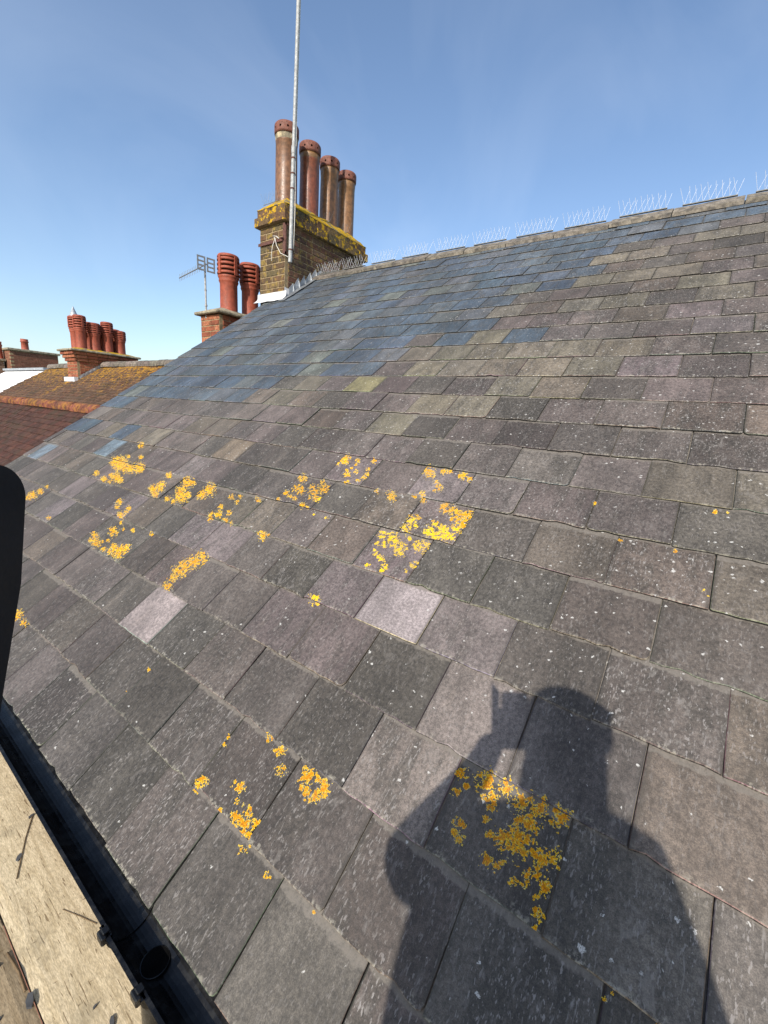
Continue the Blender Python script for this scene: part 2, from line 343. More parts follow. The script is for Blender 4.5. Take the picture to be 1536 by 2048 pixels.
# ------------------------------------------------------------------ the slate roof in the foreground
TH = math.radians(35.2)
DY = Vector((0, 1, 0)); DS = Vector((math.cos(TH), 0, math.sin(TH))); DN = Vector((-math.sin(TH), 0, math.cos(TH)))
def RP(u, v, n=0.0): return DY * u + DS * v + DN * n
ROOFM = Matrix((( -DY.x, DS.x, DN.x), (-DY.y, DS.y, DN.y), (-DY.z, DS.z, DN.z)))   # local x = -Y, y = up the slope, z = out
EDGE = [0.0, 0.230, 0.449, 0.665, 0.889, 1.0955, 1.312, 1.5237] + [1.7345 + 0.2122 * (k - 8) for k in range(8, 26)]
NC = 25; VERGE = 5.13; UMIN = -2.6
LICHEN=[(0.3046,0.5855,-0.0082,0.0045,-0.0034,-0.0072),(0.3143,0.6303,-0.0108,0.0058,-0.0045,-0.0098),(0.2901,0.6097,-0.0059,0.0032,-0.0024,-0.0053),(0.254,0.6424,-0.0173,0.0093,-0.0066,-0.016),(0.2297,0.6169,-0.0123,0.0067,-0.0045,-0.0112),(0.2061,0.652,-0.0123,0.0066,-0.0044,-0.0116),(0.2225,0.5991,-0.0088,0.0049,-0.0032,-0.008),(0.1656,0.6398,-0.016,0.0088,-0.0053,-0.0152),(0.1312,0.6497,-0.0156,0.0087,-0.0049,-0.0151),(0.0847,0.655,-0.0151,0.0084,-0.0042,-0.0148),(0.2751,0.5304,-0.01,0.0056,-0.004,-0.0084),(0.2605,0.5065,-0.0086,0.005,-0.0034,-0.0072),(0.2768,0.5117,-0.0066,0.0038,-0.0026,-0.0055),(0.1793,0.5558,-0.0155,0.0089,-0.0053,-0.0137),(0.1485,0.5735,-0.0253,0.0145,-0.0081,-0.0228),(0.1413,0.6059,-0.018,0.0101,-0.0057,-0.0167),(0.1304,0.5565,-0.0124,0.0072,-0.0038,-0.0111),(0.2244,0.5709,-0.0065,0.0037,-0.0024,-0.0058),(0.2073,0.5455,-0.0063,0.0036,-0.0023,-0.0055),(0.1959,0.5021,-0.0092,0.0054,-0.0032,-0.0078),(0.1755,0.4981,-0.007,0.0041,-0.0024,-0.0059),(0.1331,0.4975,-0.0067,0.004,-0.0021,-0.0058),(0.1135,0.5244,-0.0077,0.0045,-0.0023,-0.0068),(0.0966,0.5602,-0.0135,0.0079,-0.0039,-0.0123),(0.0774,0.5715,-0.0105,0.0061,-0.0029,-0.0097),(0.0742,0.5891,-0.0072,0.0042,-0.002,-0.0068),(0.0978,0.5286,-0.0076,0.0045,-0.0022,-0.0067),(0.075,0.5272,-0.0083,0.005,-0.0023,-0.0075),(0.0712,0.5149,-0.0064,0.0039,-0.0018,-0.0057),(0.0824,0.4984,-0.0055,0.0033,-0.0015,-0.0048),(0.0761,0.4787,-0.0063,0.0039,-0.0017,-0.0054),(0.0669,0.4751,-0.0053,0.0033,-0.0014,-0.0046),(0.0731,0.4531,-0.0044,0.0027,-0.0012,-0.0037),(0.1639,0.5156,-0.005,0.0029,-0.0017,-0.0043),(0.1126,0.5048,-0.0066,0.004,-0.002,-0.0058),(0.064,0.5638,-0.0047,0.0028,-0.0013,-0.0043),(0.0972,0.5443,-0.0057,0.0034,-0.0017,-0.0052),(-0.0585,0.4299,-0.0038,0.0025,-0.0007,-0.0033),(-0.066,0.4416,-0.0027,0.0017,-0.0005,-0.0023),(-0.134,0.4461,-0.0021,0.0014,-0.0003,-0.0019),(0.6871,0.4295,-0.0134,0.0071,-0.0081,-0.0094),(0.6874,0.4098,-0.0119,0.0064,-0.0072,-0.0082),(0.6759,0.3968,-0.0103,0.0056,-0.0062,-0.007),(0.6531,0.3904,-0.0115,0.0063,-0.0068,-0.0078),(0.6299,0.3985,-0.0113,0.0062,-0.0066,-0.0078),(0.6219,0.4167,-0.0113,0.0062,-0.0065,-0.008),(0.6279,0.4322,-0.0101,0.0055,-0.0059,-0.0072),(0.6524,0.4334,-0.0084,0.0045,-0.005,-0.006),(0.8072,0.4309,-0.0125,0.0065,-0.0083,-0.0085),(0.7678,0.3941,-0.011,0.0058,-0.0071,-0.0073),(0.8522,0.3012,-0.0122,0.0066,-0.0083,-0.0073),(0.9741,0.2506,-0.0152,0.0082,-0.0111,-0.0084),(0.9725,0.2284,-0.0065,0.0035,-0.0047,-0.0035),(0.8299,0.2745,-0.006,0.0033,-0.004,-0.0035),(0.8077,0.2797,-0.0059,0.0032,-0.0039,-0.0035),(0.7858,0.2848,-0.0058,0.0032,-0.0038,-0.0035),(0.7701,0.2774,-0.0067,0.0037,-0.0043,-0.004),(0.7829,0.268,-0.0076,0.0043,-0.005,-0.0045),(0.8086,0.249,-0.0097,0.0054,-0.0064,-0.0055),(0.7911,0.2407,-0.0104,0.0059,-0.0068,-0.006),(0.7722,0.2514,-0.0141,0.008,-0.0091,-0.0082),(0.7525,0.2405,-0.0129,0.0073,-0.0082,-0.0074),(0.7441,0.2672,-0.0102,0.0058,-0.0065,-0.0061),(0.7377,0.2752,-0.0046,0.0026,-0.0029,-0.0028),(0.8586,0.2327,-0.006,0.0033,-0.0041,-0.0033),(0.9956,0.3793,-0.007,0.0035,-0.0052,-0.0043),(0.9887,0.354,-0.0057,0.0029,-0.0042,-0.0035),(0.8647,0.4399,-0.0087,0.0044,-0.006,-0.0059),(0.7363,0.2093,-0.0081,0.0047,-0.0051,-0.0045),(0.6409,0.2091,-0.0067,0.004,-0.0039,-0.0038),(0.7218,0.2261,-0.0045,0.0026,-0.0028,-0.0026),(0.4928,0.222,-0.003,0.0018,-0.0015,-0.0018),(1.8243,0.6834,-0.0185,0.0068,-0.0188,-0.0124),(1.8404,0.725,-0.0189,0.0068,-0.0193,-0.0129),(1.849,0.7624,-0.0268,0.0094,-0.0273,-0.0187),(1.8421,0.7979,-0.0292,0.0101,-0.0297,-0.021),(1.8272,0.8281,-0.0292,0.0099,-0.0296,-0.0215),(1.8043,0.8527,-0.023,0.0077,-0.0232,-0.0173),(1.803,0.7544,-0.015,0.0053,-0.0151,-0.0105),(1.8166,0.667,-0.011,0.0041,-0.0112,-0.0073),(2.7361,0.7366,-0.0223,0.0068,-0.0275,-0.0131),(2.6444,0.7012,-0.0298,0.0094,-0.0361,-0.0174),(2.6226,0.8033,-0.0302,0.009,-0.0365,-0.0189),(2.7145,0.7003,-0.0154,0.0048,-0.0189,-0.0089),(2.5679,0.8412,-0.0107,0.0032,-0.0128,-0.007),(2.4764,0.8576,-0.0124,0.0037,-0.0146,-0.0083),(2.519,0.6904,-0.0142,0.0046,-0.0169,-0.0084),(2.4506,0.7223,-0.0247,0.008,-0.029,-0.0151),(2.3756,0.7078,-0.0305,0.01,-0.0352,-0.0187),(2.3706,0.7383,-0.0269,0.0087,-0.031,-0.0169),(2.3592,0.7615,-0.0173,0.0055,-0.02,-0.0111),(2.4453,0.6946,-0.0177,0.0058,-0.0207,-0.0106),(2.2966,0.8805,-0.0116,0.0035,-0.0132,-0.0081),(2.6042,0.7242,-0.0106,0.0033,-0.0128,-0.0063),(2.5748,0.7438,-0.0105,0.0033,-0.0126,-0.0064),(2.577,0.2193,-0.0278,0.0111,-0.0333,-0.0108),(2.471,0.2143,-0.0195,0.0079,-0.0229,-0.0077),(2.5937,0.2045,-0.0149,0.006,-0.018,-0.0057),(1.514,0.3846,-0.0069,0.0031,-0.0064,-0.0039),(1.5181,0.2889,-0.0034,0.0016,-0.0031,-0.0017),(1.7999,0.8711,-0.0269,0.009,-0.0271,-0.0204),(1.0565,0.8944,-0.0169,0.0065,-0.0128,-0.0152),(1.0712,0.8952,-0.0106,0.0041,-0.0082,-0.0096),(1.038,0.889,-0.0073,0.0028,-0.0055,-0.0066),(3.4252,1.2831,-0.0704,0.0136,-0.0948,-0.0509),(3.5422,1.2927,-0.049,0.0093,-0.0672,-0.0351),(3.2479,1.2717,-0.037,0.0074,-0.0491,-0.0275),(3.1453,1.2922,-0.0459,0.0092,-0.0598,-0.0349),(3.308,1.2596,-0.0377,0.0076,-0.0504,-0.0276),(3.272,1.1624,-0.041,0.0089,-0.0545,-0.0286),(3.3367,1.1633,-0.027,0.0058,-0.0363,-0.0187),(3.1897,1.1514,-0.0285,0.0063,-0.0375,-0.0201),(3.4772,1.5041,-0.0299,0.0048,-0.0408,-0.024),(3.4608,1.3729,-0.0194,0.0035,-0.0266,-0.0147),(3.2814,1.3892,-0.0214,0.0039,-0.0286,-0.0168),(3.5668,1.1449,-0.0258,0.0054,-0.0357,-0.0172),(3.3658,1.1126,-0.027,0.006,-0.0364,-0.0182),(3.2667,1.1056,-0.0174,0.0039,-0.0233,-0.0119),(2.7337,1.2923,-0.0224,0.0048,-0.0276,-0.0182),(2.7138,1.1521,-0.03,0.0071,-0.0368,-0.0228),(2.6687,1.1756,-0.0296,0.007,-0.0361,-0.023),(2.6889,1.2094,-0.0217,0.005,-0.0265,-0.0171),(2.6321,1.1217,-0.0232,0.0057,-0.0281,-0.0176),(2.4576,1.2008,-0.0308,0.0074,-0.036,-0.025),(2.3957,1.168,-0.0404,0.01,-0.0466,-0.0325),(2.3655,1.1872,-0.0233,0.0057,-0.0268,-0.0191),(2.4099,1.1176,-0.017,0.0043,-0.0198,-0.0134),(2.4895,1.1208,-0.0175,0.0044,-0.0207,-0.0136),(2.4945,1.2792,-0.0339,0.0076,-0.04,-0.0285),(2.4493,1.2894,-0.0201,0.0045,-0.0236,-0.0172),(2.4748,1.2336,-0.0201,0.0047,-0.0236,-0.0166),(2.2715,1.2103,-0.0205,0.005,-0.0232,-0.0173),(2.8945,0.9935,-0.0249,0.0064,-0.0315,-0.0168),(2.8565,0.9538,-0.0171,0.0045,-0.0215,-0.0114),(2.7337,0.9742,-0.0164,0.0044,-0.0202,-0.0113),(2.7171,0.908,-0.0252,0.007,-0.031,-0.0166),(2.7138,0.944,-0.0139,0.0038,-0.0171,-0.0094),(2.6545,0.8743,-0.0133,0.0038,-0.0163,-0.0088),(3.9836,0.7894,-0.0416,0.0102,-0.0599,-0.021),(3.9549,0.842,-0.0312,0.0075,-0.0449,-0.0165),(3.9435,0.8908,-0.0209,0.0049,-0.0301,-0.0114),(3.9853,0.7589,-0.0276,0.0069,-0.0399,-0.0137),(3.3838,0.6975,-0.0168,0.0047,-0.0228,-0.0088),(2.2565,1.2256,-0.0255,0.0062,-0.0287,-0.0218),(2.2516,1.2738,-0.0359,0.0085,-0.0403,-0.0314),(2.0194,1.2612,-0.0168,0.0042,-0.0179,-0.0153),(1.9391,1.2381,-0.0108,0.0028,-0.0113,-0.0098),(1.9596,1.2815,-0.011,0.0027,-0.0116,-0.0102),(1.8165,1.2904,-0.0138,0.0035,-0.014,-0.0132),(2.014,1.1761,-0.0146,0.0039,-0.0156,-0.0127),(1.9698,1.1255,-0.0195,0.0054,-0.0205,-0.0166),(2.0236,1.1107,-0.0145,0.004,-0.0155,-0.0121),(1.9088,1.1525,-0.0139,0.0038,-0.0144,-0.0122),(1.8766,1.1016,-0.0135,0.0039,-0.014,-0.0116),(2.0037,1.0855,-0.0125,0.0035,-0.0133,-0.0104),(1.8259,1.0967,-0.0099,0.0029,-0.0101,-0.0086),(1.5701,1.0898,-0.0183,0.0056,-0.0172,-0.0165),(1.541,1.0987,-0.0101,0.0031,-0.0094,-0.0093),(1.658,1.5002,-0.021,0.0046,-0.0203,-0.0229),(1.6029,1.4161,-0.0225,0.0053,-0.0214,-0.0238),(1.6648,1.3699,-0.0147,0.0036,-0.0143,-0.0151),(1.6436,1.4064,-0.0098,0.0023,-0.0095,-0.0103),(1.6207,1.3601,-0.0096,0.0024,-0.0092,-0.0099),(1.5777,1.3506,-0.011,0.0028,-0.0104,-0.0114),(1.546,1.4503,-0.0158,0.0037,-0.0148,-0.0172),(1.5013,1.4198,-0.0215,0.0052,-0.0197,-0.0233),(1.4687,1.4582,-0.0244,0.0057,-0.0221,-0.0271),(1.4514,1.3824,-0.0186,0.0047,-0.0168,-0.02),(1.496,1.381,-0.0106,0.0027,-0.0098,-0.0114),(1.4961,1.3175,-0.0135,0.0035,-0.0124,-0.0139),(1.4632,1.3167,-0.0074,0.002,-0.0067,-0.0077),(1.678,1.3202,-0.0098,0.0025,-0.0095,-0.0098),(1.5159,1.5045,-0.0095,0.0021,-0.0088,-0.0107),(1.6472,1.4267,-0.0082,0.0019,-0.008,-0.0087),(1.502,1.6897,-0.0205,0.0038,-0.0188,-0.025),(1.5007,1.7131,-0.0148,0.0027,-0.0136,-0.0183),(1.4176,1.6998,-0.0111,0.0021,-0.0099,-0.0139),(1.4078,1.6737,-0.0078,0.0015,-0.007,-0.0097),(1.3205,1.7181,-0.0106,0.002,-0.0091,-0.0137),(1.4033,1.5822,-0.0137,0.0029,-0.0122,-0.0164),(1.3668,1.6165,-0.0091,0.0019,-0.008,-0.0111),(1.3122,1.6491,-0.0089,0.0018,-0.0077,-0.0112),(1.2906,1.6114,-0.0088,0.0019,-0.0074,-0.0108),(1.2932,1.585,-0.0102,0.0022,-0.0086,-0.0124),(1.3104,1.5556,-0.0073,0.0016,-0.0062,-0.0088),(1.3633,1.5284,-0.0104,0.0023,-0.0091,-0.0122),(1.4276,1.6148,-0.0078,0.0016,-0.007,-0.0094),(1.4142,1.6393,-0.0062,0.0013,-0.0056,-0.0076),(1.5161,1.6527,-0.0082,0.0016,-0.0076,-0.0099),(1.067,1.4973,-0.0177,0.0044,-0.0136,-0.0219),(1.1599,1.5071,-0.0093,0.0022,-0.0075,-0.0114),(1.3981,1.2876,-0.0057,0.0016,-0.005,-0.0059),(1.3133,1.2885,-0.0068,0.0019,-0.0058,-0.0072),(0.9806,1.2772,-0.0142,0.0043,-0.0104,-0.0161),(0.9236,1.2717,-0.0192,0.0059,-0.0136,-0.022),(0.901,1.2562,-0.0135,0.0042,-0.0095,-0.0155),(0.8627,1.2247,-0.0183,0.0059,-0.0125,-0.0208),(0.9408,1.2362,-0.011,0.0035,-0.0079,-0.0123),(0.9742,1.2257,-0.0078,0.0025,-0.0057,-0.0087),(0.9476,1.1754,-0.0076,0.0025,-0.0055,-0.0082),(0.9198,1.1632,-0.0096,0.0032,-0.0068,-0.0104),(0.8965,1.1569,-0.0063,0.0021,-0.0044,-0.0068),(0.9449,1.1127,-0.0074,0.0026,-0.0054,-0.0078),(0.8732,1.1305,-0.0092,0.0032,-0.0064,-0.0099),(0.8728,1.1104,-0.0071,0.0025,-0.0049,-0.0076),(0.965,1.1915,-0.0055,0.0018,-0.004,-0.006),(0.9698,1.6929,-0.0203,0.0042,-0.0147,-0.0278),(0.9938,1.6978,-0.0129,0.0027,-0.0095,-0.0176),(0.9052,1.7161,-0.0136,0.0028,-0.0095,-0.0191),(0.8744,1.7224,-0.0085,0.0018,-0.0059,-0.0122),(0.8083,1.7079,-0.0146,0.0031,-0.0097,-0.021),(0.7697,1.6932,-0.0103,0.0023,-0.0066,-0.0148),(0.9082,1.635,-0.0085,0.0019,-0.006,-0.0116),(0.8744,1.6017,-0.013,0.003,-0.0089,-0.0175),(0.8839,1.5815,-0.0071,0.0017,-0.0049,-0.0095),(0.9308,1.5435,-0.0131,0.0032,-0.0094,-0.0171),(0.9604,1.5229,-0.0085,0.0021,-0.0061,-0.0108),(0.9039,1.5065,-0.0105,0.0027,-0.0074,-0.0135),(0.7912,1.4938,-0.0164,0.0043,-0.0107,-0.0215),(0.7544,1.4874,-0.016,0.0043,-0.0102,-0.0211),(0.7146,1.4666,-0.0145,0.004,-0.009,-0.0192),(0.6888,1.4737,-0.0154,0.0042,-0.0093,-0.0205),(0.6714,1.4863,-0.0092,0.0025,-0.0055,-0.0124),(0.6885,1.4355,-0.0152,0.0043,-0.0092,-0.0199),(0.895,1.3844,-0.0157,0.0045,-0.0109,-0.0191),(0.8804,1.4046,-0.0112,0.0031,-0.0077,-0.0138),(0.7874,1.3956,-0.0106,0.0031,-0.0069,-0.0133),(0.7309,1.4387,-0.0073,0.0021,-0.0046,-0.0095),(0.8931,1.3361,-0.0165,0.0049,-0.0115,-0.0197),(0.7854,1.3453,-0.0182,0.0055,-0.0118,-0.0223),(0.7403,1.3738,-0.0179,0.0053,-0.0113,-0.0225),(0.7142,1.3449,-0.016,0.0049,-0.0099,-0.0199),(0.7496,1.3341,-0.0142,0.0044,-0.009,-0.0175),(0.6926,1.3953,-0.014,0.0041,-0.0085,-0.018),(0.6737,1.4157,-0.009,0.0026,-0.0054,-0.0117),(0.6863,1.3463,-0.0089,0.0027,-0.0054,-0.0112),(0.8603,1.3574,-0.0076,0.0022,-0.0052,-0.0093),(0.8622,1.2406,-0.0158,0.0051,-0.0108,-0.018),(0.7929,1.27,-0.0179,0.0057,-0.0117,-0.021),(0.7707,1.2842,-0.0101,0.0032,-0.0065,-0.0121),(0.764,1.1761,-0.0107,0.0037,-0.0069,-0.0122),(0.7791,1.1413,-0.0058,0.002,-0.0038,-0.0065),(0.7645,1.2509,-0.006,0.002,-0.0039,-0.0071),(0.8558,1.2941,-0.0075,0.0023,-0.0051,-0.0088),(0.1333,1.5042,-0.0044,0.0014,-0.0014,-0.0069),(-0.0214,1.5092,-0.0046,0.0015,-0.001,-0.0076),(-0.1186,1.3549,-0.0029,0.0011,-0.0004,-0.0045),(-0.1063,1.3741,-0.0023,0.0009,-0.0004,-0.0037),(0.2481,1.6593,-0.005,0.0013,-0.0019,-0.0081),(-0.1044,1.7152,-0.004,0.0011,-0.0006,-0.0074),(-0.138,1.7211,-0.0033,0.0009,-0.0004,-0.0061)]
TINTS=[(0.728,0.989,'lilac'),(1.749,0.562,'lilac'),(2.564,1.414,'lilac2'),(3.610,0.986,'lilac2'),(3.465,0.788,'lilac2'),(2.854,0.974,'lilac2'),(1.886,0.928,'lilac2'),(0.966,0.980,'lilac2'),(0.119,3.318,'lilac2'),(-0.019,3.103,'lilac2'),(0.220,2.649,'lilac2'),(0.906,1.183,'lilac2'),(0.873,1.608,'lilac2'),(1.400,1.604,'lilac2'),(0.903,0.758,'light'),(0.395,0.746,'light'),(0.424,0.553,'light'),(0.444,0.937,'light'),(2.512,1.668,'speck'),(1.904,2.456,'ygreen'),(0.039,1.845,'olive3'),(-0.185,1.881,'olive3'),(0.858,2.438,'olive'),(0.591,2.424,'olive'),(1.268,2.256,'olive'),(1.013,2.250,'olive'),(1.335,2.044,'olive'),(0.492,2.684,'olive'),(0.395,2.913,'olive'),(0.610,2.894,'olive'),(0.801,3.953,'olive'),(0.543,3.959,'olive'),(0.801,4.395,'olive'),(0.542,4.387,'olive'),(0.122,3.774,'olive'),(-0.003,3.562,'olive'),(0.278,3.954,'olive'),(1.661,2.873,'olive'),(1.427,2.882,'olive'),(1.148,2.866,'olive'),(0.904,2.883,'olive'),(0.646,2.866,'olive'),(1.528,2.666,'olive'),(1.265,2.662,'olive'),(0.976,2.659,'olive'),(0.754,2.656,'olive'),(0.544,2.653,'olive'),(1.239,3.090,'olive'),(3.427,1.657,'olive'),(4.343,1.688,'olive'),(1.008,3.087,'blue'),(1.510,3.095,'blue'),(1.413,3.290,'blue'),(4.887,1.685,'blue'),(3.979,1.648,'blue'),(3.847,1.422,'pblue'),(4.919,1.231,'pblue'),(0.768,0.531,'dark'),(0.837,0.374,'dark'),(0.636,1.103,'dark'),(0.482,1.228,'dark'),(3.424,1.556,'dark'),(1.762,0.293,'dark'),(0.393,2.924,'dark')]
JOINTS={0: [0.337, 0.596, 0.866, 1.119, 1.389, 1.656, 1.915, 2.434], 1: [-0.054, 0.211, 0.472, 0.735, 0.994, 1.253, 1.507, 2.02, 2.534, 2.808], 2: [-0.192, 0.06, 0.326, 0.578, 0.839, 1.107, 1.357, 1.625, 1.881, 2.4, 2.654, 2.95], 3: [-0.047, 0.212, 0.469, 0.738, 0.996, 1.256, 1.515, 1.751, 2.038, 2.286, 2.543, 2.803, 3.339, 3.581, 3.825], 4: [-0.187, 0.076, 0.333, 0.594, 0.856, 1.111, 1.37, 1.626, 1.892, 2.136, 2.653, 2.932, 3.428, 3.701], 5: [-0.016, 0.241, 0.498, 0.754, 1.013, 1.276, 1.53, 1.773, 2.034, 2.563, 2.806, 3.849, 4.735], 6: [-0.124, 0.141, 0.4, 0.665, 1.173, 1.434, 1.693, 1.95, 2.222, 2.723, 2.987, 3.257, 3.461, 3.735], 7: [-0.007, 0.248, 0.512, 0.755, 1.003, 1.275, 1.526, 1.789, 2.032, 2.299, 2.567, 3.046, 3.585], 8: [-0.148, 0.112, 0.36, 0.619, 0.872, 1.132, 1.392, 1.66, 1.909, 2.172], 9: [0.001, 0.257, 0.512, 0.766, 1.026, 1.284], 10: [-0.151, 0.114, 0.37, 0.624, 0.886, 1.132, 1.385], 11: [-0.03, 0.226, 0.482, 0.731, 0.984, 1.25, 1.521], 12: [-0.146, 0.111, 0.37, 0.628, 0.88, 1.126, 1.403, 1.658], 13: [0.0, 0.261, 0.52, 0.773, 1.03, 1.297, 1.561], 14: [-0.143, 0.113, 0.374, 0.627, 0.883, 1.13, 1.388, 1.651, 1.898], 15: [-0.002, 0.256, 1.04, 1.292, 1.55, 1.8], 16: [-0.125, 0.138, 0.389, 0.646], 17: [-0.005, 0.256, 0.514], 18: [-0.104, 0.153, 0.418, 0.669]}
BLUE_EDGE = [(2.03, 4.94), (2.23, 2.84), (2.44, 2.78), (2.61, 2.19), (2.85, 1.88), (3.36, 1.68), (3.58, 1.42), (3.73, 1.26), (3.88, 0.97), (4.24, 0.85), (4.6, 0.81), (4.75, 0.43), (4.99, -0.04), (5.4, -0.8)]
def blue_u(v):
    if v < 2.03: return 99
    for (a, ua), (b, ub) in zip(BLUE_EDGE, BLUE_EDGE[1:]):
        if v <= b: return ua + (ub - ua) * (v - a) / (b - a)
    return -0.8

house = thing('slate_roofed_house', (2.2, 1.5, -5.8), 'house whose mixed grey slate roof slope fills the foreground', 'house')
deck = MB()
deck.add([RP(UMIN, 0.05, -0.03), RP(VERGE - 0.02, 0.05, -0.03), RP(VERGE - 0.02, 5.34, -0.03), RP(UMIN, 5.34, -0.03)], [(3, 2, 1, 0)])
xr = 5.36 * math.cos(TH); zr = 5.36 * math.sin(TH)
def mir(p): return Vector((2 * xr - p.x, p.y, p.z))
deck.add([mir(RP(UMIN, 0.05, -0.01)), mir(RP(VERGE - 0.02, 0.05, -0.01)), mir(RP(VERGE - 0.02, 5.35, -0.01)), mir(RP(UMIN, 5.35, -0.01))], [(0, 1, 2, 3)])
roof = deck.build('roof', M['deck'], house)
wallb = MB()
wallb.box((0.12, UMIN, -5.8), (2 * xr - 0.12, VERGE - 0.01, -0.12), col=(0.2, 0.09, 0.06))
for yy in (UMIN + 0.003, VERGE - 0.012):
    wallb.add([(0.12, yy, -0.13), (2*xr-0.12, yy, -0.13), (xr, yy, zr - 0.12)], [(0, 1, 2)], (0.2, 0.09, 0.06))
wallb.build('wall', M['wallp'], house)
fas = MB(); fas.box((0.05, UMIN, -0.22), (0.075, VERGE - 0.003, -0.045)); fas.box((0.075, UMIN, -0.14), (0.118, VERGE - 0.004, -0.125))
fas.build('fascia', M['paint'], house)

BASE = {'dark': (0.074, 0.069, 0.064), 'grey': (0.093, 0.086, 0.081), 'purple': (0.110, 0.096, 0.095), 'brown': (0.112, 0.098, 0.083), 'light': (0.135, 0.122, 0.120),
        'olive': (0.142, 0.133, 0.102), 'olive3': (0.120, 0.114, 0.090), 'blue': (0.064, 0.084, 0.108), 'blue2': (0.076, 0.092, 0.110), 'bgrey': (0.092, 0.100, 0.106), 'bgreen': (0.118, 0.125, 0.108),
        'pblue': (0.14, 0.175, 0.20), 'lilac': (0.225, 0.203, 0.218), 'lilac2': (0.138, 0.120, 0.127), 'speck': (0.155, 0.135, 0.095), 'ygreen': (0.24, 0.235, 0.12)}
def row_joints(k):
    W = 0.2592; r = random.Random(k * 7 + 1)
    J = list(JOINTS.get(k, []))
    if not J: J = [0.0 + (0.13 if k % 2 == 0 else 0.0) + r.uniform(-0.012, 0.012)]
    o = [J[0]]
    for x in J[1:]:
        n = max(1, round((x - o[-1]) / W)); a = o[-1]
        for i in range(1, n + 1): o.append(a + (x - a) * i / n + (r.uniform(-0.006, 0.006) if i < n else 0))
    while o[0] > UMIN: o.insert(0, o[0] - W + r.uniform(-0.008, 0.008))
    while o[-1] < VERGE - 0.16: o.append(o[-1] + W + r.uniform(-0.008, 0.008))
    if o[-1] > VERGE - 0.06: o.pop()
    o.append(VERGE + r.uniform(-0.008, 0.008))
    return o
slates = []; ROWS = [[] for _ in range(NC)]
def pick_kind(u, v, r):
    for (a, b, k) in TINTS:
        if abs(a - u) < 0.13 and abs(b - v) < 0.107: return k
    bu = blue_u(v)
    q = r.random()
    if u > bu + r.uniform(-0.12, 0.12): return 'blue' if q < 0.42 else 'blue2' if q < 0.78 else 'bgrey' if q < 0.95 else 'bgreen'
    if v < 0.45: return 'grey' if q < 0.7 else 'dark'
    if v < 1.1: return 'dark' if q < 0.38 else 'grey' if q < 0.75 else 'brown' if q < 0.92 else 'purple'
    if v < 2.1: return 'purple' if q < 0.40 else 'grey' if q < 0.64 else 'brown' if q < 0.85 else 'dark' if q < 0.93 else 'light'
    return 'purple' if q < 0.38 else 'brown' if q < 0.60 else 'grey' if q < 0.76 else 'dark' if q < 0.90 else 'olive3'
TK = 0.0068
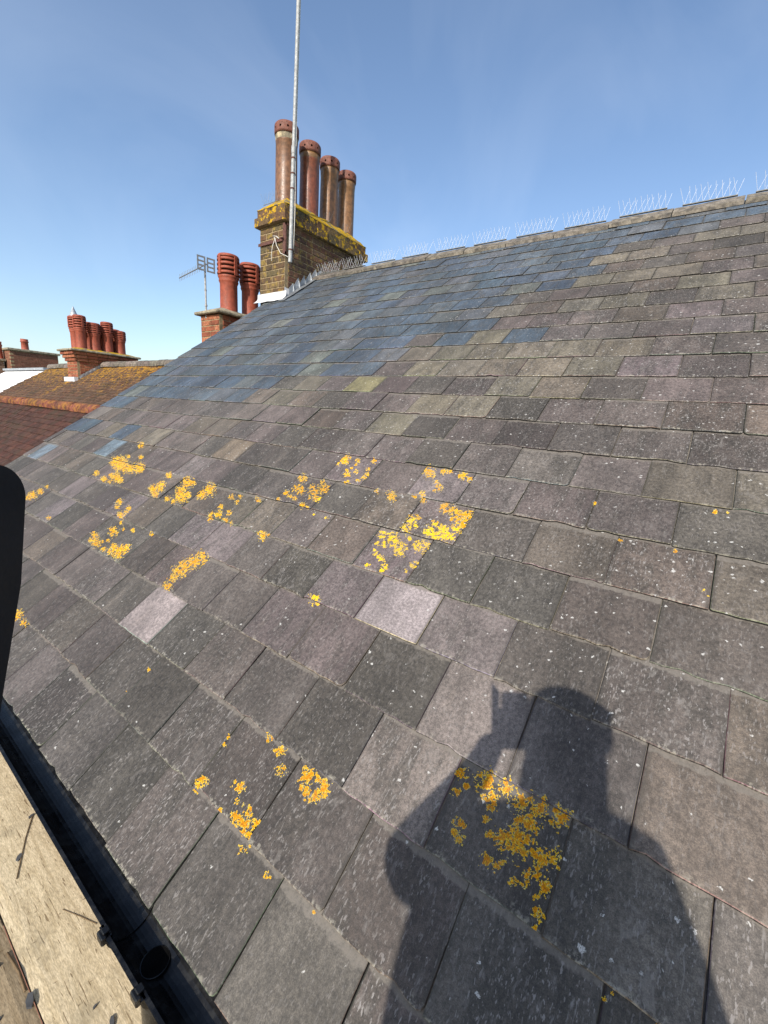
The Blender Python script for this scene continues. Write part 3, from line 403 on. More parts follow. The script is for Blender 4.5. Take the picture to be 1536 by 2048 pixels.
def make_slate(k, u0, u1, idx):
    r = random.Random(k * 1000 + idx)
    v0 = EDGE[k] + r.uniform(-0.003, 0.003); uc = (u0 + u1) / 2; gap = r.uniform(0.0018, 0.0042)
    if r.random() < 0.06: v0 -= r.uniform(0.003, 0.007)
    wdt = (u1 - u0) - gap; L = 0.46 if k < NC - 2 else 5.345 - v0
    L = min(L, 5.345 - v0); t = TK * r.uniform(0.8, 1.4)
    kind = pick_kind(uc, v0 + 0.107, r)
    # outline: tail edge chipped, sides slightly uneven, sometimes a dressed-off corner
    tail = []; n = 8; cl = r.random(); cr = r.random(); hw = wdt / 2
    for i in range(n + 1):
        x = -hw + wdt * i / n
        y = r.uniform(-0.0016, 0.0016)
        if 0 < i < n and r.random() < 0.14: y += r.uniform(0.002, 0.008)
        tail.append([x + r.uniform(-0.003, 0.003) * (0 < i < n), y])
    cut = r.uniform(0.005, 0.022)
    if cl < 0.16: tail[0] = [-hw, cut]; tail.insert(1, [-hw + cut * 0.35, cut * 0.3]); tail.insert(2, [-hw + cut, 0.0])
    if cr < 0.24: tail[-1] = [hw, cut]; tail.insert(-1, [hw - cut * 0.35, cut * 0.3]); tail.insert(-2, [hw - cut, 0.0]); tail[-2], tail[-3] = tail[-2], tail[-3]
    tail = sorted(tail, key=lambda p: p[0])
    sj = lambda: r.uniform(-0.0012, 0.0012)
    ring = tail + [[hw + sj(), L * 0.17], [hw + sj(), L * 0.34], [hw, L], [-hw, L], [-hw + sj(), L * 0.34], [-hw + sj(), L * 0.17]]
    m = len(ring); nt_ = len(tail)
    top = []; bot = []
    for i, (x, y) in enumerate(ring):
        ins = r.uniform(0.0014, 0.0032) if i < nt_ else 0.0
        top.append((x * (1 - 0.0014 / hw), y + ins, r.uniform(-0.0005, 0.0005)))
        bot.append((x, y, -t))
    mid = []
    for i, (x, y) in enumerate(ring):
        mid.append((x, y + (0.0002 if i < nt_ else 0), -r.uniform(0.0012, 0.0024)))
    vs = top + mid + mid + bot
    fs = [tuple(range(m))] + [(i, m + i, m + (i + 1) % m, (i + 1) % m) for i in range(m)] + [(2*m + i, 3*m + i, 3*m + (i + 1) % m, 2*m + (i + 1) % m) for i in range(m)]
    # placement: tails ride on the course below
    slope = (TK + 0.0008) / 0.212
    lift = r.uniform(-0.0004, 0.0032) + (0.004 if r.random() < 0.05 else 0)
    mw = Matrix.Translation(RP(uc, v0, 0.004 + lift)) @ ROOFM.to_4x4() @ Matrix.Rotation(-math.atan(slope), 4, 'X') @ Matrix.Rotation(r.uniform(-0.006, 0.006), 4, 'Z') @ Matrix.Rotation(r.uniform(-0.004, 0.004), 4, 'Y')
    f = r.uniform(0.86, 1.10)
    gm = sum(BASE[kind]) / 3; tint = tuple((q * 0.8 + gm * 0.2 if kind not in ('blue', 'blue2', 'pblue') else q) * wk * f * r.uniform(0.97, 1.03) for q, wk in zip(BASE[kind], ((0.86, 0.785, 0.725) if v0 < 0.8 else (0.91, 0.83, 0.765)) if kind not in ('blue', 'blue2', 'pblue', 'bgrey', 'bgreen') else (0.84, 0.87, 0.89)))
    sp = 0.05 + 0.10 * r.random()
    if 1.0 < v0 < 4.2 and uc < 1.9: sp = r.uniform(0.15, 0.62)
    elif v0 < 1.1 and uc < 0.75: sp = r.uniform(0.12, 0.40)
    elif v0 >= 1.1: sp = r.uniform(0.10, 0.30)
    if v0 < 0.44: sp = r.uniform(0.02, 0.10); tint = tuple(q * 0.9 for q in tint)
    if kind in ('blue', 'blue2', 'pblue'): sp = r.uniform(0.04, 0.18)
    if kind == 'speck': sp = 1.0
    if kind in ('lilac',): sp = 0.03
    wea = {'lilac': 0.25, 'blue': 0.55, 'pblue': 0.9, 'ygreen': 0.3}.get(kind, r.uniform(0.35, 1.0))
    return dict(v=vs, f=fs, n=m, mw=mw, tint=tint, prm=(sp, wea, r.random()), u0=u0, u1=u1, v0=v0, t=t, uc=uc, g=GA / (EDGE[k + 1] - v0), bev=tuple(q * r.uniform(1.2, 2.6) for q in tint) if v0 < 3.2 else tint, edge=(0.022, 0.021, 0.020) if v0 > 1.2 or r.random() < 0.35 else tuple(q * 0.6 for q in tint), ew=0.0 if v0 > 1.2 else 0.6)
for k in range(NC):
    J = row_joints(k)
    for i in range(len(J) - 1):
        a, b_ = J[i], J[i + 1]
        if b_ > 4.86 and EDGE[k] + 0.10 > 4.63: continue
        if a > 4.76 - 0.1 and EDGE[k] > 4.58: continue
        slates.append(make_slate(k, a, b_, i)); ROWS[k].append(slates[-1])
def slate_mesh(name, L, local):
    V = []; F = []; UV = []; T = []; P = []
    for s in L:
        o = len(V)
        inv = s['mw']
        V += [tuple(p) for p in s['v']] if local else [tuple(inv @ Vector(p)) for p in s['v']]
        F += [tuple(i + o for i in f) for f in s['f']]
        UV += [(p[0] + 0.2, p[1] * s['g']) for p in s['v']]
        h_ = len(s['v']) // 2; T += [s['tint'] + (1,)] * (h_ // 2) + [s['bev'] + (1,)] * (h_ // 2) + [s['edge'] + (1,)] * h_; P += [s['prm'] + (1,)] * h_ + [(0.0, s['ew'], s['prm'][2], 1)] * h_
    me = bpy.data.meshes.new(name); me.from_pydata(V, [], F)
    a = me.color_attributes.new('tint', 'FLOAT_COLOR', 'POINT'); a.data.foreach_set('color', [q for c in T for q in c])
    a = me.color_attributes.new('prm', 'FLOAT_COLOR', 'POINT'); a.data.foreach_set('color', [q for c in P for q in c])
    uvl = me.uv_layers.new(name='UVMap')
    vi = [0] * len(me.loops); me.loops.foreach_get('vertex_index', vi)
    uvl.data.foreach_set('uv', [q for i in vi for q in UV[i]])
    me.materials.append(M['slate']); me.update()
    return me
# the 300 that show largest in the photograph are pieces of their own
FWD = Vector((0.79646363, 0.56162111, -0.22433823)); RGT = Vector((0.58731349, -0.80675757, 0.06561011)); UPV = Vector((0.14406274, 0.18401349, 0.97234724))
def shown(s):
    p = RP(s['uc'], s['v0'] + 0.106) - CAM; z = p.dot(FWD)
    if z < 0.2: return 0
    x = p.dot(RGT) / z; y = p.dot(UPV) / z
    if abs(x) > 1.02 or abs(y) > 1.34: return 0
    return (-p.normalized()).dot(DN) / p.length_squared
rank = sorted(slates, key=shown, reverse=True)
near = [s for s in rank[:300] if shown(s) > 0]
ids = set(id(s) for s in near)
for s in near:
    link('slate', slate_mesh('slate', [s], True), roof, s['mw'])
tag(link('slate_courses', slate_mesh('slate_courses', [s for s in slates if id(s) not in ids], False), roof), kind='stuff')

# orange lichen: thousands of small scales growing on the slates where the photograph shows them
lr = random.Random(5); lm = MB()
def on_slate(u, v):
    best = None
    k = max(0, min(NC - 1, int(v / 0.2165)))
    for s in (q for kk in (k - 1, k, k + 1, k + 2) if 0 <= kk < NC for q in ROWS[kk]):
        if s['u0'] <= u <= s['u1'] and s['v0'] <= v <= s['v0'] + 0.23:
            if best is None or s['v0'] > best['v0']: best = s
    return best
OR = [(0.72, 0.36, 0.006), (0.76, 0.44, 0.008), (0.66, 0.28, 0.006), (0.72, 0.52, 0.05), (0.62, 0.52, 0.18)]
def surf(s, u, v, h):
    q = s['inv'] @ RP(u, v); return s['mw'] @ Vector((q.x, q.y, h))
for s in slates: s['inv'] = s['mw'].inverted()
cells = {}
for (u, v, a1, b1, a2, b2) in LICHEN:
    dist = (RP(u, v) - CAM).length; lev = 0.0019 if dist < 1.75 else 0.0026 if dist < 2.6 else 0.0036
    own = on_slate(u, v)
    det = a1 * b2 - a2 * b1; ru = 2.1 * math.hypot(a1, a2); rv = 2.1 * math.hypot(b1, b2)
    for i in range(int((u - ru) / lev), int((u + ru) / lev) + 1):
        for j in range(int((v - rv) / lev), int((v + rv) / lev) + 1):
            du = i * lev - u; dv = j * lev - v
            x = (du * b2 - dv * a2) / det; y = (dv * a1 - du * b1) / det
            q2 = x * x + y * y
            if q2 < 4.4:
                e = (1.02 if dist < 1.75 else 0.95) - 0.34 * q2; key = (lev, i, j)
                if own is not None and not (own['u0'] - 0.004 < i * lev < own['u1'] + 0.004 and own['v0'] < j * lev): e -= 0.5
                if e > cells.get(key, -9): cells[key] = e
FV = {}
for (lev, i, j), e in cells.items():
    p = Vector((i * lev, j * lev, 1.3))
    n1 = noise.fractal(p * 70, 0.8, 2.0, 4); n2 = noise.noise(p * 230)
    FV[(lev, i, j)] = 0.12 + e * 0.80 + 0.95 * n1 + 0.70 * n2
    if FV[(lev, i, j)] < 0.60 and e > -0.30 and n2 > 0.40 and n1 > -0.05 and noise.noise(p * 900) > 0.15: FV[(lev, i, j)] = 0.66
def crust_col(F, n, yel):
    if yel and F > 0.74: return (0.78, 0.50 + 0.06 * n, 0.012)
    if F > 1.0: return (0.64 + 0.08 * n, 0.26 + 0.09 * n, 0.005)
    if F > 0.74: return (0.74, 0.42 + 0.08 * n, 0.010)
    return (0.70, 0.52, 0.06) if n > -0.1 else (0.52, 0.45, 0.20)
for (lev, i, j), F in FV.items():
    if F < 0.60: continue
    u = i * lev; v = j * lev
    s = on_slate(u, v)
    if s is None: continue
    n3 = noise.noise(Vector((i * 0.9, j * 0.9, 7.7)))
    h = 0.0003 + 0.0006 * min(1.0, F - 0.45) + 0.0003 * n3
    top = []; bot = []
    g = 0.62 * lev
    for k in range(6):
        a = 1.047 * k + n3 * 2
        rr_ = g * (0.85 + 0.5 * noise.noise(Vector((i * 3.1 + k, j * 2.7, 0.5))))
        top.append(surf(s, u + rr_ * 0.8 * math.cos(a), v + rr_ * 0.8 * math.sin(a), h)); bot.append(surf(s, u + rr_ * 1.15 * math.cos(a), v + rr_ * 1.15 * math.sin(a), -0.0003))
    lm.add(bot + top, [(k, 6 + k, 6 + (k + 1) % 6, (k + 1) % 6) for k in range(6)] + [(11, 10, 9, 8, 7, 6)], crust_col(F, n3, 0.85 < v < 1.4 and u < 1.45), True)
tag(lm.build('lichen', M['lichen'], roof), kind='stuff')
# ridge tiles
rr = random.Random(3)
y = 0.01 - 0.48 * 6
while y < 4.75:
    y1 = min(y + 0.48, 4.78); g = rr.uniform(0.004, 0.010); m = MB(); s0 = rr.uniform(-0.004, 0.004); dz = rr.uniform(-0.005, 0.006)
    prof = []
    W_, t = 0.165, 0.018
    for (side, q) in ((-1, W_), (-1, 0.10), (-1, 0.03)): prof.append((side * q * math.cos(TH), -q * math.sin(TH) * 0.94 + 0.006))
    prof += [(0, 0.0)]
    for q in (0.03, 0.10, W_): prof.append((q * math.cos(TH), -q * math.sin(TH) * 0.94 + 0.006))
    np_ = len(prof); ny = 5; vs = []; fs = []
    for j in range(ny + 1):
        yy = y + g / 2 + (y1 - y - g) * j / ny
        for (px, pz) in prof: vs.append((xr + px + rr.uniform(-0.003, 0.003), yy, zr + 0.029 + pz + dz + s0 * (j - 2) * 0.3 + rr.uniform(-0.0025, 0.0025)))
    nb = len(vs)
    for j in range(ny + 1):
        yy = y + g / 2 + (y1 - y - g) * j / ny
        for (px, pz) in prof: vs.append((xr + px * 0.97, yy, zr + 0.029 + pz + dz - t - 0.012 * (abs(px) > 0.12)))
    for j in range(ny):
        for i in range(np_ - 1):
            a = j * np_ + i; fs.append((a, a + np_, a + np_ + 1, a + 1)); fs.append((nb + a, nb + a + 1, nb + a + np_ + 1, nb + a + np_))
        for i in (0, np_ - 1): a = j * np_ + i; fs.append((a, nb + a, nb + a + np_, a + np_) if i == 0 else (a, a + np_, nb + a + np_, nb + a))
    for j in (0, ny):
        for i in range(np_ - 1): a = j * np_ + i; fs.append((a, a + 1, nb + a + 1, nb + a) if j == 0 else (a, nb + a, nb + a + 1, a + 1))
    cc = rr.uniform(0.8, 1.15); m.add(vs, fs, (cc, cc * rr.uniform(0.97, 1.0), cc * rr.uniform(0.93, 1.0)))
    m.build('ridge_tile', M['ridge'], roof)
    if y > -1.6:
        STR = (y + y1) / 2
        # strip of anti-bird wires on this tile
        p = thing('bird_spike_strip', (xr, STR, zr + 0.05), 'x', 'bird spikes', 'strips of anti-bird spikes along the ridge')
        bm_ = MB(); bm_.box((xr - 0.012, STR - 0.185, zr + 0.037 + dz), (xr + 0.012, STR + 0.185, zr + 0.043 + dz)); bm_.build('base_strip', M['clear'], p)
        wm_ = MB()
        for i in range(9):
            q = STR - 0.175 + 0.35 * i / 8
            for (dx, dy, hh) in ((-0.035, 0.035, 0.125), (0.03, -0.030, 0.125)):
                wm_.tube([(xr, q, zr + 0.040 + dz), (xr + dx + rr.uniform(-.01, .01), q + dy + rr.uniform(-.012, .012), zr + 0.040 + dz + hh)], 0.00115, 4, cap=False)
        wm_.build('wires', M['wire'], p)
        p['n'] = 0; SPK = globals().setdefault('SPK', []); SPK.append(p)
    y = y1
ords = ['', 'second', 'third', 'fourth', 'fifth', 'sixth', 'seventh', 'eighth', 'ninth', 'tenth', 'eleventh', 'twelfth', 'thirteenth', 'fourteenth']
for i, p in enumerate(reversed(SPK)):
    del p['n']
    p['label'] = 'strip of thin white bird spikes on the ridge, ' + ('nearest the big chimney' if i == 0 else ords[i] + ' strip along from the big chimney')

# ------------------------------------------------------------------ brick chimneys
def brick_obj(cache, parent, mat, size, centre, col, rnd, axis='x'):
    key = (round(size[0], 3), round(size[1], 3), round(size[2], 3), col)
    if key not in cache:
        m = MB(); m.box((-size[0]/2, -size[1]/2, -size[2]/2), (size[0]/2, size[1]/2, size[2]/2), col=col, bev=0.004)
        me = bpy.data.meshes.new('brick'); me.from_pydata(m.v, [], m.f)
        at = me.color_attributes.new('tint', 'FLOAT_COLOR', 'POINT'); at.data.foreach_set('color', [q for c in m.c for q in (c[0], c[1], c[2], 1.0)])
        me.materials.append(mat); me.update(); cache[key] = me
    mw = Matrix.Translation(centre) @ Matrix.Rotation(rnd.uniform(-0.012, 0.012), 4, 'Z')
    return link('brick', cache[key], parent, mw)
def brick_face(parent, cache, mat, cols, rnd, p0, p1, z0, nz_, ch, out_n, proud=0.006, depth=0.05, units=None, skip=None):
    """lay bricks in courses between p0 and p1 (x, y) on the outside of a wall facing out_n"""
    p0 = Vector((p0[0], p0[1], 0)); p1 = Vector((p1[0], p1[1], 0)); L = (p1 - p0).length; d = (p1 - p0) / L; n = Vector((out_n[0], out_n[1], 0)); J = 0.011
    for c in range(nz_):
        z = z0 + ch * (c + 0.5)
        nst = units if units else max(1, round(L / 0.226)); bl = L / nst
        cuts = [i * bl for i in range(nst + 1)] if c % 2 == 0 else [0] + [bl * (i + 0.5) for i in range(nst)] + [L]
        for a, b_ in zip(cuts, cuts[1:]):
            if skip and skip(p0 + d * ((a + b_) / 2), z): continue
            w_ = b_ - a - J; off = proud - depth / 2 + rnd.uniform(-0.002, 0.0025)
            ce = p0 + d * ((a + b_) / 2) + n * off; ce.z = z
            sz = (w_, depth, ch - J) if abs(d.x) > 0.5 else (depth, w_, ch - J)
            brick_obj(cache, parent, mat, sz, ce, rnd.choice(cols), rnd)

rc = random.Random(11)
CX0, CX1, CY0, CY1 = 3.776, 5.375, 4.78, 5.285
chim = thing('brick_chimney', (4.57, 5.03, 2.3), 'tall weathered brown brick chimney with four round pots beside the slate roof', 'chimney')
m = MB(); m.box((CX0, CY0, 1.2), (CX1, CY1, 3.80)); m.build('core', M['mortar'], chim)
OLD = [(0.115, 0.075, 0.040), (0.088, 0.056, 0.034), (0.135, 0.092, 0.046), (0.068, 0.048, 0.031), (0.115, 0.066, 0.038), (0.10, 0.078, 0.042)]
OLDR = [(0.130, 0.062, 0.042), (0.105, 0.055, 0.040), (0.150, 0.078, 0.048), (0.085, 0.05, 0.038), (0.12, 0.075, 0.05)]
cc = {}
CH = 0.0765; Z0 = 2.43
roofz = lambda x: x * math.tan(TH) if x < xr else (2 * xr - x) * math.tan(TH)
brick_face(chim, cc, M['brick_old'], OLD, rc, (CX0, CY1), (CX0, CY0), Z0, 15, CH, (-1, 0), units=2)
brick_face(chim, cc, M['brick_old'], OLDR, rc, (CX0 + 0.05, CY0), (CX1, CY0), Z0, 15, CH, (0, -1), units=7, skip=lambda p, z: z < roofz(p.x) - 0.06)
brick_face(chim, cc, M['brick_old'], OLDR, rc, (CX1, CY0 + 0.05), (CX1, CY1), Z0, 15, CH, (1, 0), units=2, skip=lambda p, z: z < roofz(p.x) - 0.06)
# two oversailing courses and the mortar flaunching round the pots
ccap = {}
for (z, ov, h) in ((3.583, 0.060, 0.118), (3.704, 0.030, 0.088)):
    brick_face(chim, ccap, M['brick_cap'], OLD, rc, (CX0 - ov, CY1 + ov), (CX0 - ov, CY0 - ov), z, 1, h, (-1, 0), 0.0, 0.12, units=2)
    brick_face(chim, ccap, M['brick_cap'], OLD, rc, (CX0 - ov + 0.122, CY0 - ov), (CX1 + ov, CY0 - ov), z, 1, h, (0, -1), 0.0, 0.12, units=7)
    brick_face(chim, ccap, M['brick_cap'], OLD, rc, (CX1 + ov, CY0 - ov + 0.122), (CX1 + ov, CY1 + ov), z, 1, h, (1, 0), 0.0, 0.12, units=2)
    m = MB(); m.box((CX0 - ov + 0.012, CY0 - ov + 0.012, z + 0.002), (CX1 + ov - 0.012, CY1 + ov - 0.012, z + h - 0.004)); m.build('mortar_bed', M['mortar'], chim)
def lump(name, mat, parent, x0, x1, y0, y1, z0, z1, inset, amp, nx=26, ny=9, seed=0):
    m = MB(); vs = []; fs = []
    for j in range(ny + 1):
        for i in range(nx + 1):
            x = x0 + (x1 - x0) * i / nx; y_ = y0 + (y1 - y0) * j / ny
            e = min(x - x0, x1 - x, y_ - y0, y1 - y_); h = min(1.0, e / inset)
            z = z0 + (z1 - z0) * (h ** 0.9) + noise.noise(Vector((x * 7 + seed, y_ * 7, z1))) * amp * (0.4 + h)
            vs.append((x + noise.noise(Vector((x * 9, y_ * 9, seed + 5))) * amp * 0.6, y_ + noise.noise(Vector((x * 9, y_ * 9, seed + 9))) * amp * 0.6, z))
    for j in range(ny):
        for i in range(nx): a = j * (nx + 1) + i; fs.append((a, a + 1, a + nx + 2, a + nx + 1))
    nb = len(vs); rim = [i for i in range(nx + 1)] + [j * (nx + 1) + nx for j in range(1, ny + 1)] + [ny * (nx + 1) + i for i in range(nx - 1, -1, -1)] + [j * (nx + 1) for j in range(ny - 1, 0, -1)]
    for q in rim: vs.append((vs[q][0], vs[q][1], z0 - 0.012))
    for i in range(len(rim)): fs.append((rim[i], nb + i, nb + (i + 1) % len(rim), rim[(i + 1) % len(rim)]))
    m.add(vs, fs, smooth=True); return m.build(name, mat, parent)
lump('flaunching', M['flaunch'], chim, CX0 - 0.03, CX1 + 0.03, CY0 - 0.03, CY1 + 0.03, 3.802, 3.955, 0.19, 0.014)
def holed_band(m, c, r, z0, z1, n, hr, col=(1, 1, 1)):
    """a cylinder wall pierced by n round holes"""
    c = Vector(c); zm = (z0 + z1) / 2
    for k in range(n):
        a0 = 2 * PI * k / n; a1 = 2 * PI * (k + 1) / n; am = (a0 + a1) / 2
        P = lambda a, z, q=r: c + Vector((q * math.cos(a), q * math.sin(a), z))
        outer = [(a0, z0), (am, z0), (a1, z0), (a1, zm), (a1, z1), (am, z1), (a0, z1), (a0, zm)]
        inner = [(am + hr / r * math.cos(t), zm + hr * math.sin(t)) for t in [PI * 1.25 + PI / 4 * i for i in range(8)]]
        vs = [P(*o) for o in outer] + [P(*o) for o in inner] + [P(o[0], o[1], r - 0.018) for o in inner]
        m.add(vs, [(i, (i + 1) % 8, 8 + (i + 1) % 8, 8 + i) for i in range(8)] + [(8 + i, 8 + (i + 1) % 8, 16 + (i + 1) % 8, 16 + i) for i in range(8)], col, False)
POTS = [(4.00, 4.815, (0.95, 0.95, 1.0), 1.05), (4.42, 4.80, (1.0, 0.62, 0.62), 1.0), (4.82, 4.80, (1.15, 1.15, 1.0), 0.98), (5.20, 4.79, (1.2, 1.25, 1.1), 0.96)]
pl = ['glossy brown pot at the left end of the chimney', 'dark red-brown pot, second from the mast', 'orange-brown pot, third from the mast', 'orange-brown pot at the ridge end of the chimney']
for i, (px, pz, col, f) in enumerate(POTS):
    m = MB(); R0 = 0.137 * f; b0 = 3.90; t0 = pz - 0.118
    m.lathe([(R0 * 1.03, b0), (R0, b0 + 0.06), (R0 * 0.985, b0 + 0.4), (R0 * 0.97, t0 - 0.10), (R0 * 0.99, t0 - 0.095), (R0 * 0.99, t0), (R0 * 0.8, t0 + 0.004)], (px, 5.03, 0), 26, col)
    p = m.build('chimney_pot', M['glaze'], chim); p['label'] = pl[i]
    m = MB(); m.lathe([(R0 * 0.995, t0 - 0.075), (R0 * 1.012, t0 - 0.055), (R0 * 1.012, t0 - 0.002), (R0 * 0.99, t0)], (px, 5.03, 0), 26, (1.25, 1.2, 1.1) if i == 0 else (1.1, 1.2, 1.0)); m.build('collar', M['stone'] if i == 0 else M['glaze'], p)
    m = MB(); Rc = R0 * 1.10
    m.lathe([(R0 * 0.95, t0 - 0.012), (Rc * 0.97, t0 - 0.010), (Rc, t0 + 0.012)], (px, 5.03, 0), 30)
    holed_band(m, (px, 5.03, 0), Rc, t0 + 0.012, t0 + 0.082, 10, 0.014)
    m.lathe([(Rc, t0 + 0.082), (Rc * 0.985, t0 + 0.100), (Rc * 0.90, t0 + 0.116), (Rc * 0.6, t0 + 0.122), (0.001, t0 + 0.124)], (px, 5.03, 0), 30)
    m.build('vented_cap', M['cap'], p)
    m = MB(); m.lathe([(Rc - 0.022, t0 - 0.005), (Rc - 0.022, t0 + 0.10)], (px, 5.03, 0), 20); m.build('dark_interior', M['black'], p)
# stepped lead flashing up the slope, white apron at the low side
m = MB(); x = CX0 + 0.02; st = 0.105; k = 0
while x < 4.42:
    x1 = x + st; z0 = roofz(x) - 0.03; zb1 = roofz(min(x1, 4.40)) - 0.03
    zt = roofz(x1) + rc.uniform(0.105, 0.14); yy = CY0 - 0.010 - 0.003 * (k % 2); lean = rc.uniform(0.02, 0.045)
    q = [(x, yy, z0), (x1 + 0.02, yy, zb1), (x1 + 0.018, yy - lean, roofz(x1) + 0.045), (x1 - 0.004 + rc.uniform(-.012, .012), yy - lean * 0.5, zt + 0.02), (x + 0.012, yy, roofz(x) + 0.07 + rc.uniform(-.01, .02))]
    m.add([Vector(p) for p in q] + [Vector(p) + Vector((0, 0.004, 0)) for p in q], [(0, 1, 2, 3, 4), (9, 8, 7, 6, 5)] + [(i, 5 + i, 5 + (i + 1) % 5, (i + 1) % 5) for i in range(5)]); x += st; k += 1
m.build('stepped_flashing', M['lead'], chim)
m = MB()
sl_ = [RP(4.60, 4.52, 0.018), RP(4.60, 5.25, 0.018), RP(4.785, 5.25, 0.024), RP(4.785, 4.52, 0.024)]
sl_ = [RP(4.665 + 0.01 * math.sin(i * 2.1), 4.50 + i * 0.09, 0.017) for i in range(10)] + [RP(4.79, 4.50 + i * 0.09, 0.022) for i in range(9, -1, -1)]
m.add(sl_, [tuple(range(20))[::-1]], (0.42, 0.42, 0.42)); m.build('lead_soaker', M['lead'], chim)
m = MB(); nv = 8; vs = []
for i in range(nv + 1):
    yy = CY0 - 0.045 + (CY1 - CY0 + 0.09) * i / nv
    for (dx, dz) in ((-0.010, 0.085), (-0.012, 0.03), (-0.026, 0.004), (-0.085, -0.045 + 0.004 * math.sin(i * 1.9))): vs.append((CX0 + dx, yy, roofz(CX0) + dz + 0.012))
m.add(vs, [(i * 4 + j, i * 4 + 4 + j, i * 4 + 5 + j, i * 4 + 1 + j) for i in range(nv) for j in range(3)], smooth=True)
q = [(CX0 - 0.012, CY0 - 0.012, roofz(CX0) - 0.02), (CX0 + 0.075, CY0 - 0.014, roofz(CX0) + 0.03), (CX0 + 0.07, CY0 - 0.014, roofz(CX0) + 0.13), (CX0 - 0.012, CY0 - 0.012, roofz(CX0) + 0.145)]
m.add(q, [(0, 1, 2, 3)]); m.build('white_apron', M['lead_white'], chim)
# bird wires on the chimney top and where the ridge meets the stack
def wire_patch(name, label, pts, h, spread, grp=None):
    c = sum((Vector(p) for p in pts), Vector()) / len(pts)
    t = thing(name, c, label, 'bird spikes', grp); m = MB(); rw = random.Random(len(label))
    for p in pts:
        for k in range(2): m.tube([p, (p[0] + rw.uniform(-spread, spread), p[1] + rw.uniform(-spread, spread), p[2] + h * rw.uniform(0.8, 1.1))], 0.0008, 4, cap=False)
    m.build('wires', M['alu'], t)
    m = MB(); m.tube([pts[0], pts[-1]], 0.004, 6); m.build('base_strip', M['clear'], t)
wire_patch('bird_spike_strip', 'short bird spikes at the left edge of the big chimney top', [(3.80, 4.95 + i * 0.03, 3.87) for i in range(11)], 0.13, 0.05)
wire_patch('bird_spike_strip', 'bird spikes between the third and fourth pots of the big chimney', [(5.02, 4.80 + i * 0.03, 3.90) for i in range(7)], 0.12, 0.04)
wire_patch('bird_spike_strip', 'bird spikes between the second and third pots of the big chimney', [(4.62, 4.80 + i * 0.03, 3.90) for i in range(7)], 0.12, 0.04)
wire_patch('bird_spike_strip', 'bird spikes crowded where the ridge meets the foot of the big chimney', [(4.30 + 0.012 * (i % 3), 4.20 + i * 0.024, 3.09) for i in range(20)], 0.12, 0.04)

# ------------------------------------------------------------------ aerial pole strapped to the chimney
mast = thing('aerial_pole', (3.797, 4.70, 3.09), 'tall grey steel pole strapped to the corner of the big brick chimney', 'pole')
d = Vector((3.868 - 3.795, 0, 5.92 - 3.10)); a = Vector((3.795, 4.70, 3.10))
m = MB(); m.tube([a + d * t for t in (0, 0.46)], 0.0255, 14); m.tube([a + d * t for t in (0.455, 1.55)], 0.0225, 14); m.tube([a + d * 0.44, a + d * 0.47], 0.029, 14); m.build('tube', M['galv'], mast)
m = MB(); m.tube([a + d * 0.005 + Vector((0.034, -0.012, 0.03)), a + d * 0.08 + Vector((0.036, -0.02, 0)), a + d * 0.2 + Vector((0.028, -0.03, 0)), a + d * 0.3 + Vector((0.03, -0.02, 0)), a + d * 0.36 + Vector((0.02, -0.02, 0)), a + d * 0.7 + Vector((0.022, -0.012, 0)), a + d * 1.5 + Vector((0.022, -0.012, 0))], 0.0042, 6); m.build('cable', M['cable'], mast)
m = MB()
for t in (0.05, 0.30, 0.36, 0.42): m.tube([a + d * t, a + d * (t + 0.006)], 0.0285, 14)
m.build('tape', M['rust'], mast)
m = MB(); m.box((3.745, 4.735, 3.20), (3.764, 4.79, 3.56)); m.box((3.745, 4.735, 3.20), (3.83, 4.748, 3.225)); m.box((3.745, 4.735, 3.535), (3.83, 4.748, 3.56)); m.box((3.752, 4.60 + 0.13, 3.36), (3.760, 5.30, 3.395)); m.box((3.70, 4.765, 3.372), (3.75, 4.80, 3.384)); m.build('bracket', M['rust'], mast)
m = MB(); m.tube([(3.735, 4.93, 3.40), (3.715, 4.96, 3.30), (3.72, 4.985, 3.20), (3.73, 4.99, 3.14)], 0.004, 6); m.tube([(3.735, 4.93, 3.40), (3.71, 4.87, 3.30), (3.72, 4.80, 3.20), (3.77, 4.71, 3.16)], 0.004, 6); m.tube([(3.735, 4.93, 3.40), (3.72, 4.96, 3.43), (3.735, 4.90, 3.42), (3.74, 4.86, 3.39)], 0.005, 6); m.build('tie_rope', M['cable'], mast)

